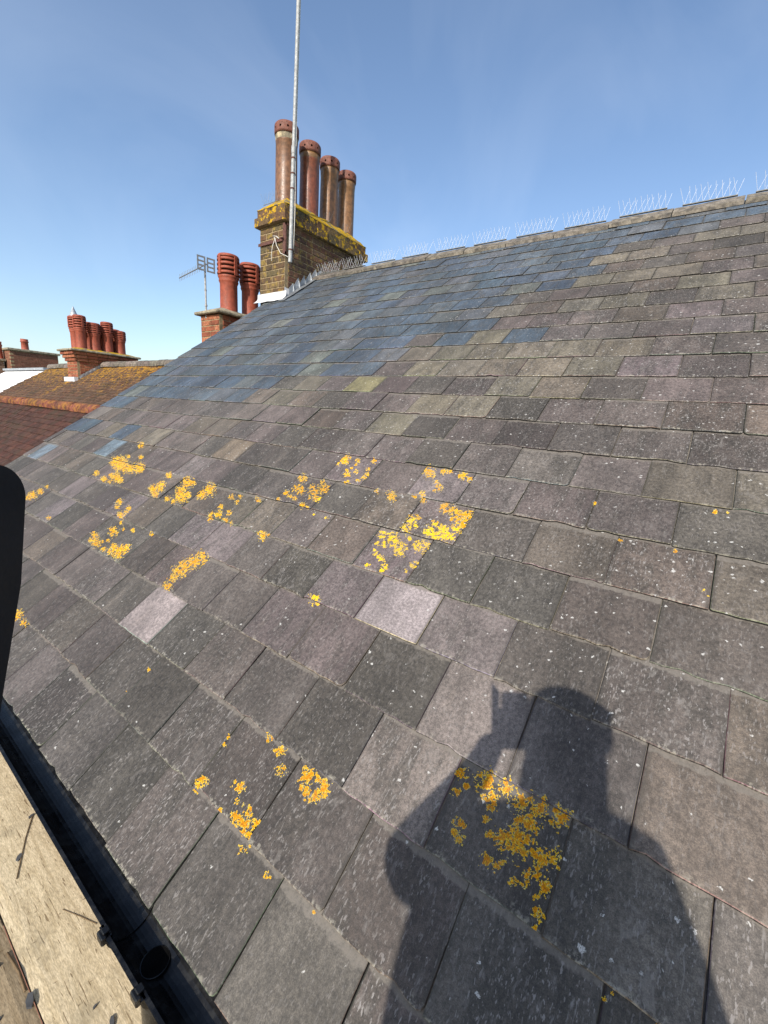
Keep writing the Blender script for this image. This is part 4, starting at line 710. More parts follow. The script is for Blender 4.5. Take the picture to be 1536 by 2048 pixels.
# ------------------------------------------------------------------ louvred terracotta pots
def louvre_pot(parent, c, H, R, part=True, seg=22, bars=4):
    x, y_, z = c; h = H
    m = MB(); m.lathe([(R * 0.86, 0), (R * 0.80, h * 0.03), (R * 0.79, h * 0.50), (R * 0.86, h * 0.53), (R * 0.90, h * 0.55), (R * 0.86, h * 0.575), (R * 0.92, h * 0.60), (R * 0.98, h * 0.63), (R * 0.86, h * 0.64)], c, seg)
    p = m.build('chimney_pot', M['terracotta'], parent)
    m = MB(); m.lathe([(R * 0.80, h * 0.60), (R * 0.80, h * 0.93)], c, seg, (0.35, 0.3, 0.3)); m.build('dark_interior', M['cap'], p)
    m = MB(); hb = 0.30 * h / bars
    for k in range(bars):
        zz = h * 0.655 + hb * k
        m.lathe([(R * 0.82, zz + hb * 0.15), (R * 1.0, zz), (R * 1.02, zz + hb * 0.35), (R * 0.98, zz + hb * 0.62), (R * 0.82, zz + hb * 0.78)], c, seg)
    m.lathe([(R * 0.82, h * 0.945), (R * 1.0, h * 0.935), (R * 0.99, h * 0.965), (R * 0.90, h * 0.99), (R * 0.72, h * 1.0), (R * 0.66, h * 0.99), (R * 0.64, h * 0.90)], c, seg)
    m.build('louvres', M['terracotta'], p)
    m = MB()
    for q in (0.1, 1.67, 3.24, 4.81):
        m = MB(); mt = Matrix.Translation(c) @ Matrix.Rotation(q, 4, 'Z'); m.box((R * 0.84, -R * 0.14, h * 0.64), (R * 1.045, R * 0.14, h * 0.95), mt)
        m.build('rib', M['terracotta'], p)
    return p
ch2 = thing('brick_chimney', (3.9, 6.1, 1.3), 'small red brick chimney with stone slab and louvred red pots beside the aerial', 'chimney')
RED = [(0.26, 0.085, 0.045), (0.30, 0.11, 0.055), (0.22, 0.07, 0.04), (0.33, 0.13, 0.07)]
K2 = dict(x0=3.50, x1=4.75, y0=5.86, y1=6.33)
m = MB(); m.box((K2['x0'], K2['y0'], 0.6), (K2['x1'], K2['y1'], 2.495)); m.build('core', M['mortar'], ch2)
c2 = {}
brick_face(ch2, c2, M['brick_red'], RED, rc, (3.50, 6.33), (3.50, 5.86), 1.89, 8, 0.0765, (-1, 0), 0.006, units=2)
brick_face(ch2, c2, M['brick_red'], RED, rc, (3.55, 5.86), (4.75, 5.86), 1.89, 8, 0.0765, (0, -1), 0.006, units=5)
m = MB(); m.box((3.43, 5.79, 2.505), (4.82, 6.41, 2.55), bev=0.012); m.build('stone_slab', M['stone'], ch2)
lump('flaunching', M['stone'], ch2, 3.46, 4.79, 5.82, 6.38, 2.555, 2.63, 0.20, 0.014, 16, 8, 3)
louvre_pot(ch2, (3.80, 6.06, 2.58), 0.80, 0.158)
louvre_pot(ch2, (4.18, 6.06, 2.57), 0.80, 0.158)
louvre_pot(ch2, (4.55, 6.06, 2.57), 0.80, 0.158)
# television aerial
ae = thing('television_aerial', (3.52, 6.36, 2.3), 'grey television aerial with toothed boom and reflector on a thin mast', 'aerial')
A0 = Vector((3.50, 6.19, 2.46)); A1 = Vector((3.497, 6.19, 3.21)); bd = Vector((0.175, 0.985, 0)).normalized(); pd = Vector((0.985, -0.175, 0)).normalized()
m = MB(); m.tube([A0, A1], 0.014, 10); m.tube([A0 + (A1 - A0) * 0.5, A0 + (A1 - A0) * 0.52], 0.018, 10); m.tube([A0 + (A1 - A0) * 0.22, A0 + (A1 - A0) * 0.25], 0.021, 10); m.build('mast', M['galv'], ae)
bz = Vector((0, 0, -0.03)); o0 = A1 + bz
m = MB(); m.tube([o0 - bd * 0.06, o0 + bd * 1.05], 0.008, 6); m.build('boom', M['alu'], ae)
m = MB()
for k in range(14): c = o0 + bd * (0.14 + k * 0.068); m.tube([c - Vector((0, 0, 0.055)), c + Vector((0, 0, 0.055))], 0.0030, 5)
m.build('elements', M['alu'], ae)
m = MB()
for s in (-1, 1):
    e0 = o0 - bd * 0.05 + Vector((0, 0, 0.0))
    for zz in (-0.085, -0.028, 0.028, 0.085):
        mt = Matrix.Translation(e0 + Vector((0, 0, zz))) @ Matrix(((pd.x, bd.x, 0), (pd.y, bd.y, 0), (0, 0, 1))).to_4x4()
        m.box((0.02 if s > 0 else -0.13, -0.003, -0.011), (0.13 if s > 0 else -0.02, 0.003, 0.011), mt)
    for xx in (0.02, 0.118):
        mt = Matrix.Translation(e0) @ Matrix(((pd.x, bd.x, 0), (pd.y, bd.y, 0), (0, 0, 1))).to_4x4(); m.box((s * xx - 0.010, -0.0045, -0.096), (s * xx + 0.010, 0.0045, 0.096), mt)
m.build('reflector', M['alu'], ae)

# ------------------------------------------------------------------ tiled roofs of the neighbours
def tiled_roof(parent, ridge_x, ridge_z, y0, y1, pitch, length, tw, gauge, mat, seed, single=None, jit=0.004, sag=0.0):
    r = random.Random(seed); ca, sa = math.cos(pitch), math.sin(pitch)
    S = Vector((ca, 0, sa)); Nn = Vector((-sa, 0, ca)); O = Vector((ridge_x, 0, ridge_z))
    base = Matrix(((0, S.x, Nn.x), (-1, S.y, Nn.y), (0, S.z, Nn.z)))
    bm_ = MB(); bm_.add([O - S * length + Nn * -0.03 + DY * y0, O - S * length + Nn * -0.03 + DY * y1, O + Nn * -0.03 + DY * y1, O + Nn * -0.03 + DY * y0], [(3, 2, 1, 0)]); rf = bm_.build('roof', M['deck'], parent)
    far = MB(); cols = [(1, 1, 1), (0.8, 0.78, 0.76), (1.15, 1.1, 1.0), (0.9, 0.95, 0.95), (1.05, 0.9, 0.85)]
    cache = {}; cnt = 0
    nrow = int(length / gauge); ncol = int((y1 - y0) / tw)
    for i in range(nrow):
        for j in range(ncol + 1):
            yy = y0 + tw * (j + (0.5 if i % 2 else 0.0)); 
            if yy > y1: continue
            v = -(i + 1) * gauge + r.uniform(-0.003, 0.003); h = 0.014 + r.uniform(0, jit) + sag * noise.noise(Vector((yy * 0.6, i * 0.06, seed)))
            mw = Matrix.Translation(O + S * v + Nn * h + DY * yy) @ base.to_4x4() @ Matrix.Rotation(-0.10, 4, 'X') @ Matrix.Rotation(r.uniform(-0.02, 0.02), 4, 'Z') @ Matrix.Rotation(r.uniform(-0.012, 0.012), 4, 'Y')
            col = r.choice(cols); g = 0.0025
            ml = MB(); ml.box((-tw / 2 + g, 0, -0.017), (tw / 2 - g, gauge * 1.35, 0.0), col=col)
            if single and single(yy, i) and cnt < 300:
                key = col
                if key not in cache:
                    me = bpy.data.meshes.new('roof_tile'); me.from_pydata(ml.v, [], ml.f); at = me.color_attributes.new('tint', 'FLOAT_COLOR', 'POINT'); at.data.foreach_set('color', [q for c in ml.c for q in (c[0], c[1], c[2], 1.0)]); me.materials.append(mat); me.update(); cache[key] = me
                link('roof_tile', cache[key], rf, mw); cnt += 1
            else: far.add([mw @ Vector(p) for p in ml.v], ml.f, col)
    tag(far.build('tile_courses', mat, rf), kind='stuff')
    return rf
def ridge_caps(rf, x, z, y0, y1, R, mat, seed, L=0.30, n=8, sq=1.0):
    r = random.Random(seed); yy = y0
    while yy < y1 - 0.05:
        e = min(yy + L, y1); m = MB(); vs = []; dz = r.uniform(-0.006, 0.006)
        for q in (yy + 0.004, e - 0.004):
            for i in range(n + 1): a = PI * (-0.08 + 1.16 * i / n); vs.append((x - R * math.cos(a), q, z + dz + R * math.sin(a) * sq - 0.02))
        fs = [(i, n + 1 + i, n + 2 + i, i + 1) for i in range(n)] + [tuple(range(n + 1)), tuple(range(2 * n + 1, n, -1))]
        f = r.uniform(0.75, 1.2); m.add(vs, fs, (f, f * r.uniform(0.9, 1.05), f * 0.95)); m.build('ridge_tile', mat, rf); yy = e
h1 = thing('tiled_house', (3.2, 9.2, -5.8), 'low house roof of dark red tiles with red ridge at the left edge', 'house')
rf = tiled_roof(h1, 2.30, 1.02, 5.2, 12.6, math.radians(41), 2.9, 0.166, 0.108, M['tile_low'], 4, single=lambda y_, i: y_ < 8.9 and i < 14, sag=0.012)
ridge_caps(rf, 2.30, 1.02, 5.2, 12.6, 0.105, M['tile_ridge'], 8)
m = MB(); m.box((0.35, 5.22, -5.8), (4.2, 12.55, -0.95), col=(0.2, 0.08, 0.055)); m.add([(0.35, 12.55, -0.95), (4.2, 12.55, -0.95), (2.3, 12.55, 0.96)], [(0, 1, 2)], (0.2, 0.08, 0.055)); m.build('wall', M['wallp'], h1)
h2 = thing('tiled_house', (4.6, 11, -5.8), 'terrace with brown tiled roof crusted in orange lichen below the distant pots', 'house')
rf = tiled_roof(h2, 4.60, 1.985, 5.25, 16.5, math.radians(33.6), 4.3, 0.166, 0.104, M['tile_up'], 6, sag=0.02)
ridge_caps(rf, 4.60, 2.0, 5.25, 16.5, 0.11, M['ridge'], 9)
m = MB(); m.box((1.2, 5.25, -5.8), (8.2, 16.4, -0.45), col=(0.2, 0.08, 0.055)); m.add([(1.2, 16.42, -0.45), (8.2, 16.42, -0.45), (4.6, 16.42, 1.93)], [(0, 1, 2)], (0.2, 0.08, 0.055))
m.add([(4.6, 5.26, 1.95), (4.6, 16.45, 1.95), (8.3, 16.45, -0.45), (8.3, 5.26, -0.45)], [(0, 1, 2, 3)], (0.15, 0.07, 0.05)); m.build('wall', M['wallp'], h2)

ch3 = thing('brick_chimney', (4.7, 13.0, 1.5), 'red brick chimney with a crowd of small louvred pots on the lichened roof', 'chimney')
X3, Y3, Y3b, X3b = 4.00, 12.68, 13.30, 5.31
m = MB(); m.box((X3, Y3, 0.9), (X3b, Y3b, 2.30)); m.build('core', M['mortar'], ch3)
c3 = {}
sk3 = lambda p, z: z < 1.985 - abs(4.6 - p.x) * 0.664 - 0.05
for (ov, z, n_) in ((0.0, 1.50, 7), (0.035, 2.036, 1), (0.07, 2.1125, 1), (0.105, 2.189, 1)):
    if ov: m = MB(); m.box((X3 - ov + 0.01, Y3 - ov + 0.01, z + 0.002), (X3b + ov - 0.01, Y3b + ov - 0.01, z + 0.073)); m.build('mortar_bed', M['mortar'], ch3)
    brick_face(ch3, c3, M['brick_red'], RED, rc, (X3 - ov, Y3b + ov), (X3 - ov, Y3 - ov), z, n_, 0.0765, (-1, 0), 0.006, 0.05, units=3, skip=sk3)
    brick_face(ch3, c3, M['brick_red'], RED, rc, (X3 - ov + 0.052, Y3 - ov), (X3b + ov, Y3 - ov), z, n_, 0.0765, (0, -1), 0.006, 0.05, units=6, skip=sk3)
m = MB(); m.box((X3 - 0.16, Y3 - 0.16, 2.268), (X3b + 0.16, Y3b + 0.16, 2.315), bev=0.012); m.build('stone_slab', M['stone'], ch3)
lump('flaunching', M['flaunch'], ch3, X3 - 0.13, X3b + 0.13, Y3 - 0.13, Y3b + 0.13, 2.32, 2.37, 0.2, 0.012, 16, 6, 4)
for (px, py, hh) in ((4.19, 12.84, 0.80), (4.19, 13.16, 0.80), (4.50, 12.84, 0.68), (4.50, 13.16, 0.72), (4.80, 12.84, 0.76), (4.80, 13.16, 0.62), (5.10, 12.84, 0.60), (5.10, 13.16, 0.66)):
    louvre_pot(ch3, (px, py, 2.34), hh, 0.140, seg=16)
m = MB(); m.lathe([(0.11, 3.12), (0.09, 3.16), (0.012, 3.36), (0.001, 3.38)], (4.19, 13.16, 0), 10); m.build('pointed_cowl', M['lead'], ch3)
m = MB(); x = X3 + 0.02; k = 0
while x < 4.62:
    z = 1.985 - abs(4.6 - x) * 0.664; z2 = 1.985 - abs(4.6 - x - 0.1) * 0.664
    m.add([(x, Y3 - 0.014, z - 0.02), (x + 0.11, Y3 - 0.014, z2 - 0.02), (x + 0.11, Y3 - 0.03, z2 + 0.10), (x, Y3 - 0.016, z + 0.08)], [(0, 1, 2, 3)]); x += 0.1; k += 1
m.build('stepped_flashing', M['lead'], ch3)
m = MB(); zf = 1.985 - (4.6 - X3) * 0.664; m.box((X3 - 0.10, Y3 - 0.03, zf - 0.05), (X3 - 0.012, Y3b + 0.02, zf + 0.06)); m.build('white_apron', M['lead_white'], ch3)

# ------------------------------------------------------------------ far roofs at the left edge
h3 = thing('rendered_house', (5, 21, -5.8), 'distant house with a plain white roof slope behind the lichened tiles', 'house')
m = MB(); P3 = lambda x, y_, z: Vector((x, y_, z))
q = [P3(1.6, 17.2, -0.15), P3(1.6, 21.6, -0.15), P3(4.75, 21.6, 1.95), P3(4.75, 17.2, 1.95)]
m.add(q + [p + Vector((0, 0, -0.08)) for p in q], [(3, 2, 1, 0), (4, 5, 6, 7), (0, 1, 5, 4), (1, 2, 6, 5), (2, 3, 7, 6), (3, 0, 4, 7)]); m.build('roof', M['white'], h3)
m = MB(); m.box((1.9, 17.3, -5.8), (7.5, 21.5, -0.35), col=(0.5, 0.48, 0.45)); m.add([(1.9, 17.25, -0.4), (7.6, 17.25, -0.4), (4.75, 17.25, 1.8)], [(0, 1, 2)], (0.5, 0.48, 0.45)); m.build('wall', M['wallp'], h3)
m = MB(); m.box((4.60, 17.2, 1.93), (4.9, 21.6, 2.0)); m.build('ridge_cap', M['lead'], h3)
def far_stack(label, x0, x1, y0, y1, z0, z1, col, pots, n=9):
    t = thing('brick_chimney', ((x0 + x1) / 2, (y0 + y1) / 2, z0), label, 'chimney')
    m = MB(); m.box((x0, y0, z0), (x1, y1, z1)); m.build('core', M['mortar'], t)
    tb = MB(); r = random.Random(int(y0 * 10)); ch = 0.0765; nr = int((z1 - z0) / ch)
    for c in range(nr):
        for (ax, L0, L1) in (('x', x0, x1), ('y', y0, y1)):
            k = L0 + (0.11 if c % 2 else 0)
            while k < L1 - 0.06:
                e = min(k + 0.215, L1); f = r.uniform(0.75, 1.2); cl = tuple(q * f for q in col); z = z0 + c * ch
                if ax == 'x': tb.box((k, y0 - 0.006, z), (e, y0 + 0.03, z + ch - 0.011), col=cl)
                else: tb.box((x0 - 0.006, k, z), (x0 + 0.03, e, z + ch - 0.011), col=cl)
                k += 0.226
    tag(tb.build('bricks', M['brick_red'], t), kind='stuff')
    m = MB(); m.box((x0 - 0.08, y0 - 0.08, z1), (x1 + 0.08, y1 + 0.08, z1 + 0.09), bev=0.015); m.build('coping', M['stone'], t)
    for (px, py, hh, R) in pots:
        m = MB(); m.lathe([(R, z1 + 0.09), (R * 0.85, z1 + 0.14), (R * 0.8, z1 + hh * 0.75), (R * 0.95, z1 + hh * 0.78), (R * 0.95, z1 + hh * 0.84), (R * 0.8, z1 + hh * 0.87), (R * 0.9, z1 + hh), (R * 0.7, z1 + hh), (R * 0.68, z1 + hh * 0.9)], (px, py, 0), 14); m.build('chimney_pot', M['terracotta'], t)
far_stack('long brown brick chimney with stone coping and one squat pot, far left', 5.46, 7.15, 24.0, 25.0, 1.4, 2.88, (0.20, 0.085, 0.055), [(6.1, 24.4, 0.55, 0.16)])
far_stack('distant low brick chimney with a slim dark red pot at the left edge', 3.9, 5.36, 24.6, 25.2, 1.0, 2.42, (0.24, 0.16, 0.11), [(5.30, 24.8, 0.80, 0.13)])

# ------------------------------------------------------------------ gutter, scaffold boards and what lies on them
gut = thing('gutter', (-0.032, 1.7, -0.09), 'black plastic half-round gutter along the eave of the slate roof', 'gutter')
GX, GZ, GR = -0.026, -0.024, 0.056
def trough(y0, y1, R, t, lip=True, ny=1, a0=0.0, a1=PI):
    m = MB(); prof = []; n = 18
    for i in range(n + 1): a = a0 + (a1 - a0) * i / n; prof.append((GX - R * math.cos(a), GZ - R * math.sin(a)))
    inner = [(GX - (R - t) * math.cos(a0 + (a1 - a0) * i / n), GZ - (R - t) * math.sin(a0 + (a1 - a0) * i / n)) for i in range(n + 1)]
    if lip: prof = [(prof[0][0] + 0.006, GZ + 0.006), (prof[0][0] - 0.003, GZ + 0.006)] + prof + [(prof[-1][0] + 0.001, GZ + 0.004)]; inner = [(inner[0][0] + 0.003, GZ + 0.002), (inner[0][0] + 0.001, GZ + 0.001)] + inner + [(inner[-1][0], GZ + 0.004)]
    k = len(prof); vs = [(x, y_, z) for y_ in (y0, y1) for (x, z) in prof] + [(x, y_, z) for y_ in (y0, y1) for (x, z) in inner]; fs = []
    for i in range(k - 1): fs.append((i, i + 1, k + i + 1, k + i)); fs.append((2*k + i, 3*k + i, 3*k + i + 1, 2*k + i + 1)); fs.append((i, 2*k + i, 2*k + i + 1, i + 1)); fs.append((k + i, k + i + 1, 3*k + i + 1, 3*k + i))
    fs += [(0, k, 3*k, 2*k), (k - 1, 3*k - 1, 4*k - 1, 2*k - 1)]
    m.add(vs, fs, smooth=False); return m
trough(-2.6, 0.752, GR, 0.0028).build('trough', M['pvc'], gut)
trough(0.905, 6.0, GR, 0.0028).build('trough', M['pvc'], gut)
ol = trough(0.722, 0.935, GR + 0.0045, 0.0035)
ob = ol.build('outlet', M['pvc'], gut)
m = MB(); zb = GZ - GR - 0.001; cy = 0.80
m.lathe([(0.0325, zb + 0.0092), (0.0312, zb + 0.0102), (0.0300, zb + 0.0095)], (GX, cy, 0), 24); m.build('outlet_rim', M['pvc'], ob)
m = MB(); m.lathe([(0.001, zb + 0.0098), (0.0305, zb + 0.0098)], (GX, cy, 0), 24); m.build('outlet_dark_disc', M['black'], ob)  # flat black disc painted for the dark inside the outlet; trough stays uncut
m = MB(); m.tube([(GX, cy, zb - 0.002), (GX, cy, -0.6)], 0.037, 16); m.build('downpipe', M['pvc'], gut)
for yy in (0.742, 0.912):
    u = trough(yy - 0.016, yy + 0.016, GR + 0.0085, 0.0035, False); c = u.build('union_clip', M['pvc'], gut)
    m = MB(); m.box((GX - GR - 0.017, yy - 0.014, GZ - 0.012), (GX - GR - 0.004, yy + 0.014, GZ + 0.013), bev=0.003); m.box((GX - GR - 0.010, yy - 0.008, GZ + 0.010), (GX - GR + 0.006, yy + 0.008, GZ + 0.018), bev=0.002); m.box((GX - GR + 0.001, yy - 0.012, GZ - 0.022), (GX - GR + 0.008, yy + 0.012, GZ + 0.004), bev=0.002); m.build('clip_latch', M['pvc'], c)
for yy in (-1.2, -0.2, 1.95, 2.95, 3.95, 4.9):
    u = trough(yy - 0.012, yy + 0.012, GR + 0.006, 0.004, False); u.build('bracket', M['pvc'], gut)

def board(x0, label, y0, y1, tint, seed):
    r = random.Random(seed); wd = 0.225; th = 0.038; zt = -0.35; m = MB(); ny = 40; nx = 8; vs = []; fs = []
    for j in range(ny + 1):
        yy = y0 + (y1 - y0) * j / ny
        for i in range(nx + 1):
            f = i / nx; e = 0.006 if i in (0, nx) else 0.0
            vs.append((x0 + wd * f + noise.noise(Vector((yy * 1.3, f * 0.3, seed))) * 0.004, yy, zt - e + noise.noise(Vector((f * 3, yy * 3, seed))) * 0.002))
    top = len(vs)
    for j in range(ny + 1):
        yy = y0 + (y1 - y0) * j / ny
        for i in (0, nx): vs.append((vs[j * (nx + 1) + i][0], yy, zt - th))
    for j in range(ny):
        for i in range(nx): a = j * (nx + 1) + i; fs.append((a, a + 1, a + nx + 2, a + nx + 1))
        a = j * (nx + 1); b_ = top + j * 2
        fs += [(a, a + nx + 1, b_ + 2, b_), (a + nx, b_ + 1, b_ + 3, a + 2 * nx + 1), (b_, b_ + 2, b_ + 3, b_ + 1)]
    fs += [tuple([top] + list(range(0, nx + 1))[::1] + [top + 1])[::-1], tuple([top + ny * 2] + [ny * (nx + 1) + i for i in range(nx + 1)] + [top + ny * 2 + 1])]
    m.add(vs, fs, tint); mw = Matrix.Translation((x0, y0, zt))
    o = m.build('scaffold_board', M['board'], None, mw); tag(o, label, 'scaffold board', 'scaffold boards below the eave'); return o
board(-0.188, 'pale scaffold board lying directly beneath the black gutter', -1.6, 2.9, (1, 1, 1), 1)
board(-0.420, 'dirtier scaffold board second from the wall, across the dark gap', -1.5, 2.8, (0.62, 0.58, 0.55), 2)
board(-0.665, 'scaffold board third from the house wall', -1.6, 2.9, (0.8, 0.78, 0.74), 3)
board(-0.905, 'outermost scaffold board, farthest from the house wall', -1.55, 2.85, (0.72, 0.7, 0.66), 4)
sf = thing('scaffold', (-0.45, 0.6, -5.8), 'galvanised tube scaffold carrying the timber boards', 'scaffold')
for yy in (-1.3, 0.1, 1.5, 2.7):
    m = MB(); m.tube([(-1.12, yy, -0.415), (0.03, yy, -0.415)], 0.0242, 10); m.build('transom', M['galv'], sf)
    m = MB(); m.tube([(-1.02, yy + 0.06, -5.8), (-1.02, yy + 0.06, -0.40)], 0.0242, 10); m.build('standard', M['galv'], sf)
for xx in (-1.07, -0.12):
    m = MB(); m.tube([(xx, -1.7, -0.464), (xx, 3.0, -0.464)], 0.0242, 10); m.build('ledger', M['galv'], sf)
# odds and ends on the boards
def chip(x, y_, L, W_, ang, label, z=-0.3478):
    m = MB(); r = random.Random(int(x * 1000 + y_ * 77)); L *= 0.8; W_ *= 0.7; q = [(-L/2, -W_*0.3), (-L*0.1, -W_/2), (L*0.4, -W_*0.35), (L/2, W_*0.2), (L*0.1, W_/2), (-L*0.35, W_*0.35)]
    mt = Matrix.Translation((x, y_, z)) @ Matrix.Rotation(ang, 4, 'Z') @ Matrix.Rotation(0.02, 4, 'X')
    m.add([Vector((a, b_, 0.0025)) for a, b_ in q] + [Vector((a * 1.05, b_ * 1.05, -0.0025)) for a, b_ in q], [tuple(range(6))] + [(i, 6 + i, 6 + (i + 1) % 6, (i + 1) % 6) for i in range(6)])
    m.v = [tuple(mt @ Vector(p)) for p in m.v]
    tag(m.build('slate_chip', M['chip'], None, Matrix.Translation((x, y_, z))), label, 'slate chip', 'slate chips lying on the boards')
def stem(pts, label, r0=0.0016):
    m = MB(); m.tube(pts, r0, 6); tag(m.build('dry_stem', M['twig'], None, Matrix.Translation(pts[0])), label, 'stem', 'dry stems on the boards')
chip(-0.104, 1.616, 0.034, 0.020, 0.9, 'small grey slate chip beside the dry stem on the pale board')
chip(-0.030, 1.768, 0.026, 0.014, 0.3, 'slate flake at the gutter end of the dry stem')
chip(-0.085, 0.935, 0.030, 0.016, 1.2, 'dark slate flake near the bottom of the pale board')
chip(-0.199, 1.145, 0.050, 0.024, 1.3, 'largest slate shard, bridging the gap between the boards')
chip(-0.10, 1.00, 0.014, 0.008, 0.2, 'tiny slate crumb near the bottom of the pale board')
chip(-0.230, 1.30, 0.018, 0.012, 2.0, 'slate crumb on the dirtier board by the gap')
chip(-0.26, 1.16, 0.022, 0.012, 0.5, 'slate flake on the dirtier board near the frame corner')
stem([(-0.024, 1.772, -0.3475), (-0.07, 1.68, -0.3470), (-0.13, 1.538, -0.3478)], 'thin dark dry stem lying across the pale board')
stem([(-0.07, 1.322, -0.3482), (-0.045, 1.26, -0.3478), (-0.022, 1.20, -0.3482)], 'pale straw poking out from under the gutter', 0.0012)
stem([(-0.205, 1.32, -0.352), (-0.198, 1.24, -0.350), (-0.20, 1.18, -0.353)], 'short stick lying along the gap between the boards', 0.003)

# ------------------------------------------------------------------ the ground far below
g = MB(); g.add([(-400, -400, -5.8), (400, -400, -5.8), (400, 400, -5.8), (-400, 400, -5.8)], [(0, 1, 2, 3)]); tag(g.build('ground', M['ground']), kind='structure')
g = MB(); g.add([(-2.4, -30, -5.796), (0.2, -30, -5.796), (0.2, 40, -5.796), (-2.4, 40, -5.796)], [(0, 1, 2, 3)]); tag(g.build('pavement', M['concrete']), kind='structure')

# ------------------------------------------------------------------ the photographer (outside the frame, casts the shadow) and the phone
E1 = SUN.cross(Vector((0, 0, 1))).normalized(); E2 = E1.cross(SUN)
def SP(a, b, D): return CAM + E1 * a + E2 * b - SUN * D
CR = AX.col[0].copy(); CU = AX.col[1].copy(); CB = AX.col[2].copy()
def CP(x, y_, z): return CAM + CR * x + CU * y_ + CB * z        # right, up, behind the lens
phone = thing('phone', CP(-0.03, -0.05, 0.006), 'black phone held up to photograph the roof, with its cover folded open', 'phone')
m = MB(); fm = Matrix.Translation(CAM) @ AX.to_4x4()
m.box((-0.060, -0.132, 0.0025), (0.013, 0.014, 0.0105), fm, bev=0.0025); m.build('body', M['case'], phone)
# folded-open cover: hinged on the left edge, pointing forward; rounded front corner
m = MB()
prof = [(0.004, 0.0075)] + [(0.0667 + 0.0050 * math.sin(t), 0.0025 + 0.0050 * math.cos(t)) for t in [PI / 2 * i / 10 for i in range(11)]] + [(0.0708, -0.012), (0.0674, -0.0294), (0.0600, -0.075), (0.0540, -0.120), (0.004, -0.125)]
xl = -0.0613
vs = []
for dx in (0.0, -0.003): vs += [CP(xl + dx, y_, -z) for (z, y_) in prof]
k = len(prof); m.add(vs, [tuple(range(k)), tuple(range(2 * k - 1, k - 1, -1))] + [(i, k + i, k + (i + 1) % k, (i + 1) % k) for i in range(k)]); m.build('cover_flap', M['case'], phone)

def skin_mesh(chains):
    """chains: list of lists of (point, radius); first chain's first point is the root; a chain may start at an existing point"""
    V = []; R = []; E = []; roots = []
    def vid(p, r):
        for i, q in enumerate(V):
            if (q - p).length < 1e-5: return i
        V.append(p.copy()); R.append(r); return len(V) - 1
    for ch in chains:
        prev = None; st = len(V)
        for (p, r) in ch:
            i = vid(Vector(p), r)
            if prev is None and i == st and i == len(V) - 1: roots.append(i)
            if prev is not None: E.append((prev, i))
            prev = i
    me = bpy.data.meshes.new('sk'); me.from_pydata([tuple(v) for v in V], E, []); o = bpy.data.objects.new('sk', me); C.objects.link(o)
    md = o.modifiers.new('s', 'SKIN'); md.use_smooth_shade = True
    for i, r in enumerate(R):
        d_ = me.skin_vertices[0].data[i]; d_.radius = r if isinstance(r, tuple) else (r, r); d_.use_root = i in roots
    s2 = o.modifiers.new('b', 'SUBSURF'); s2.levels = 2; s2.render_levels = 2
    dg = bpy.context.evaluated_depsgraph_get(); dg.update(); res = bpy.data.meshes.new_from_object(o.evaluated_get(dg)); bpy.data.objects.remove(o); bpy.data.meshes.remove(me)
    return res
DH = 0.36
Lsh = SP(-0.055, -0.372, DH); Rsh = SP(0.270, -0.282, DH); Lel = SP(-0.200, -0.435, 0.17); Lwr = SP(-0.072, -0.190, 0.055)
neck = SP(0.118, -0.225, DH + 0.01); upper = SP(0.118, -0.350, DH + 0.02); chest = (Lsh + Rsh) / 2 + Vector((-0.02, 0, -0.13)); belly = chest + Vector((0.0, 0, -0.22)); hip = Vector((chest.x - 0.01, chest.y, 0.56))
head0 = SP(0.120, -0.150, DH - 0.01); head1 = SP(0.120, -0.085, DH - 0.01); head2 = SP(0.116, -0.030, DH)
Rel = Rsh + Vector((0.0, -0.105, -0.28)); Rwr = Rel + Vector((0.10, -0.015, -0.22))
palmL = CP(-0.076, -0.095, 0.016); palmR = Rwr + Vector((0.03, 0, -0.07))
ch = [[(hip, (0.26, 0.20)), (belly, (0.30, 0.22)), (chest, (0.29, 0.19)), (upper, (0.17, 0.13)), (neck, (0.098, 0.095)), (head0, (0.098, 0.10)), (head1, (0.108, 0.115)), (head2, (0.092, 0.10))],
      [(upper, 0.17), (Lsh, 0.085), ((Lsh + Lel) / 2, 0.076), (Lel, 0.070), ((Lel * 0.5 + Lwr * 0.5), 0.054), (Lwr, 0.038), (palmL, (0.038, 0.024))],
      [(upper, 0.17), (Rsh, 0.100), ((Rsh + Rel) / 2, 0.076), (Rel, 0.064), ((Rel + Rwr) / 2, 0.054), (Rwr, 0.036), (palmR, (0.038, 0.022))]]
for s in (-1, 1):
    hp = hip + Vector((0, s * 0.10, -0.06)); kn = Vector((hip.x + 0.02, hip.y + s * 0.11, 0.14)); an = Vector((hip.x - 0.02, hip.y + s * 0.12, -0.26)); to = an + Vector((0.15, s * 0.02, -0.052)); he = an + Vector((-0.05, 0, -0.05))
    ch.append([(hip, 0.16), (hp, 0.105), (kn, 0.066), (an, 0.048), (to, (0.045, 0.034))]); ch.append([(an, 0.048), (he, 0.036)])
nose = SP(0.126, -0.105, DH - 0.115); ch.append([(head1, 0.08), (nose, 0.016)])
for i, ln in enumerate((0.060, 0.066, 0.062, 0.050)):       # left hand: fingers wrapped behind the phone, thumb on the screen side
    yy = -0.048 - 0.0185 * i
    ch.append([(CP(-0.074, yy, 0.010), 0.0105), (CP(-0.0675, yy, -0.008), 0.0100), (CP(-0.060 + ln * 0.45, yy + 0.004, -0.0125), 0.0090), (CP(-0.060 + ln * 0.8, yy + 0.006, -0.0115), 0.0080)])
ch.append([(CP(-0.078, -0.090, 0.022), 0.014), (CP(-0.066, -0.062, 0.026), 0.0115), (CP(-0.044, -0.045, 0.0215), 0.0095)])
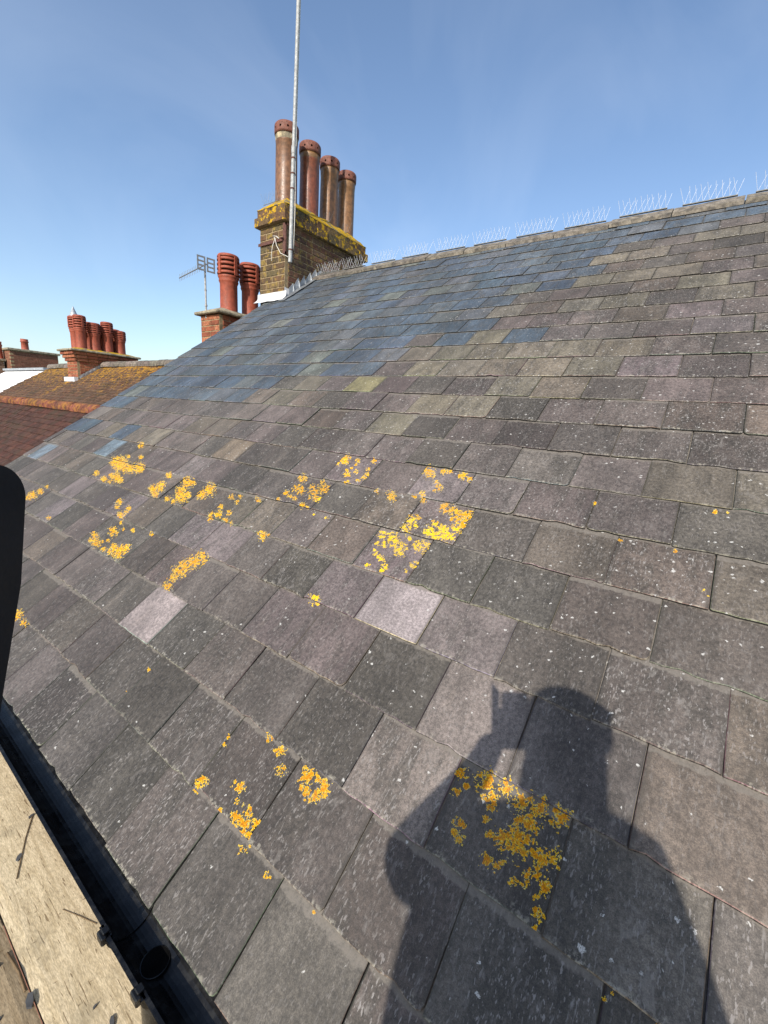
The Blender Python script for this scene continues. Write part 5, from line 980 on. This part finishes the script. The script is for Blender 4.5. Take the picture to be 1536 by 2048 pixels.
dirn = Vector((0.25, 0.05, -0.95)).normalized(); side = Vector((0.95, 0, 0.25)); side = (side - dirn * side.dot(dirn)).normalized(); nrm = dirn.cross(side).normalized()
for i, ln in enumerate((0.070, 0.078, 0.074, 0.060)):
    b0 = palmR + side * (0.028 - 0.0185 * i); p1 = b0 + dirn * 0.034; p2 = p1 + dirn * ln * 0.42 + nrm * 0.012; p3 = p2 + dirn * ln * 0.22 + nrm * 0.022
    ch.append([(b0, 0.0095), (p1, 0.0095), (p2, 0.0085), (p3, 0.0075)])
t0 = palmR - dirn * 0.02 + side * 0.03; ch.append([(t0, 0.013), (t0 + side * 0.022 + dirn * 0.022, 0.0115), (t0 + side * 0.028 + dirn * 0.052 + nrm * 0.008, 0.0095)])
pm = skin_mesh(ch); pm.name = 'person'
if not pm.color_attributes.get('tint'):
    at = pm.color_attributes.new('tint', 'FLOAT_COLOR', 'POINT'); at.data.foreach_set('color', [1.0] * (4 * len(pm.vertices)))
pm.materials.clear()
for k_ in ('jacket', 'trouser', 'skin', 'case'): pm.materials.append(M[k_])
for p in pm.polygons:
    c = p.center
    if c.z < -0.27: p.material_index = 3
    elif c.z < hip.z + 0.02 and (c - Rwr).length > 0.16 and (c - palmR).length > 0.14: p.material_index = 1
    elif (c - neck).dot(Vector((0, 0, 1))) > 0.0 and (c - head1).length < 0.20 and (c.xy - head1.xy).length < 0.14: p.material_index = 2
    elif (c - Lwr).dot((palmL - Lwr).normalized()) > -0.005 and (c - palmL).length < 0.2 : p.material_index = 2
    elif (c - Rwr).dot((palmR - Rwr).normalized()) > -0.005 and (c - palmR).length < 0.2: p.material_index = 2
person = bpy.data.objects.new('person', pm); C.objects.link(person)
tag(person, 'person in dark jacket standing on the boards, holding up a phone', 'person')
# cap (covers the crown) and ears
m = MB(); hc = head2; ax_ = Matrix(((1, 0, 0), (0, 1, 0), (0, 0, 1)))
m.lathe([(0.102, -0.015), (0.103, 0.01), (0.097, 0.036), (0.078, 0.058), (0.04, 0.070), (0.001, 0.074)], hc + Vector((-0.005, 0, -0.005)), 22)
vs = [hc + Vector((0.085 * math.cos(a), 0.085 * math.sin(a), 0.002)) for a in [(-0.9 + 1.8 * i / 8) for i in range(9)]] + [hc + Vector((0.155 * math.cos(a * 0.75), 0.10 * math.sin(a), -0.012)) for a in [(-0.9 + 1.8 * i / 8) for i in range(9)]]
m.add(vs, [(i, i + 1, 10 + i, 9 + i) for i in range(8)]); m.build('cap', M['jacket'], person)
for s in (-1, 1):
    m = MB(); e = head1 + Vector((-0.01, s * 0.080, 0.0)); m.lathe([(0.001, 0.012), (0.018, 0.008), (0.026, 0.0), (0.018, -0.006), (0.001, -0.006)], e, 12, axis=Matrix.Rotation(s * -PI / 2, 3, 'X')); m.build('ear', M['skin'], person)
    m = MB(); e = head1 + Vector((0.086, s * 0.032, 0.015)); m.lathe([(0.001, 0.011), (0.008, 0.008), (0.011, 0.0), (0.008, -0.008), (0.001, -0.011)], e, 10); m.build('eye', M['paint'], person)
m = MB(); e = head0 + Vector((0.075, 0, 0.0)); m.tube([e + Vector((0, -0.024, 0)), e + Vector((0.010, 0, 0.0)), e + Vector((0, 0.024, 0))], [0.003, 0.006, 0.003], 6, col=(0.8, 0.55, 0.5)); m.build('mouth', M['skin'], person)
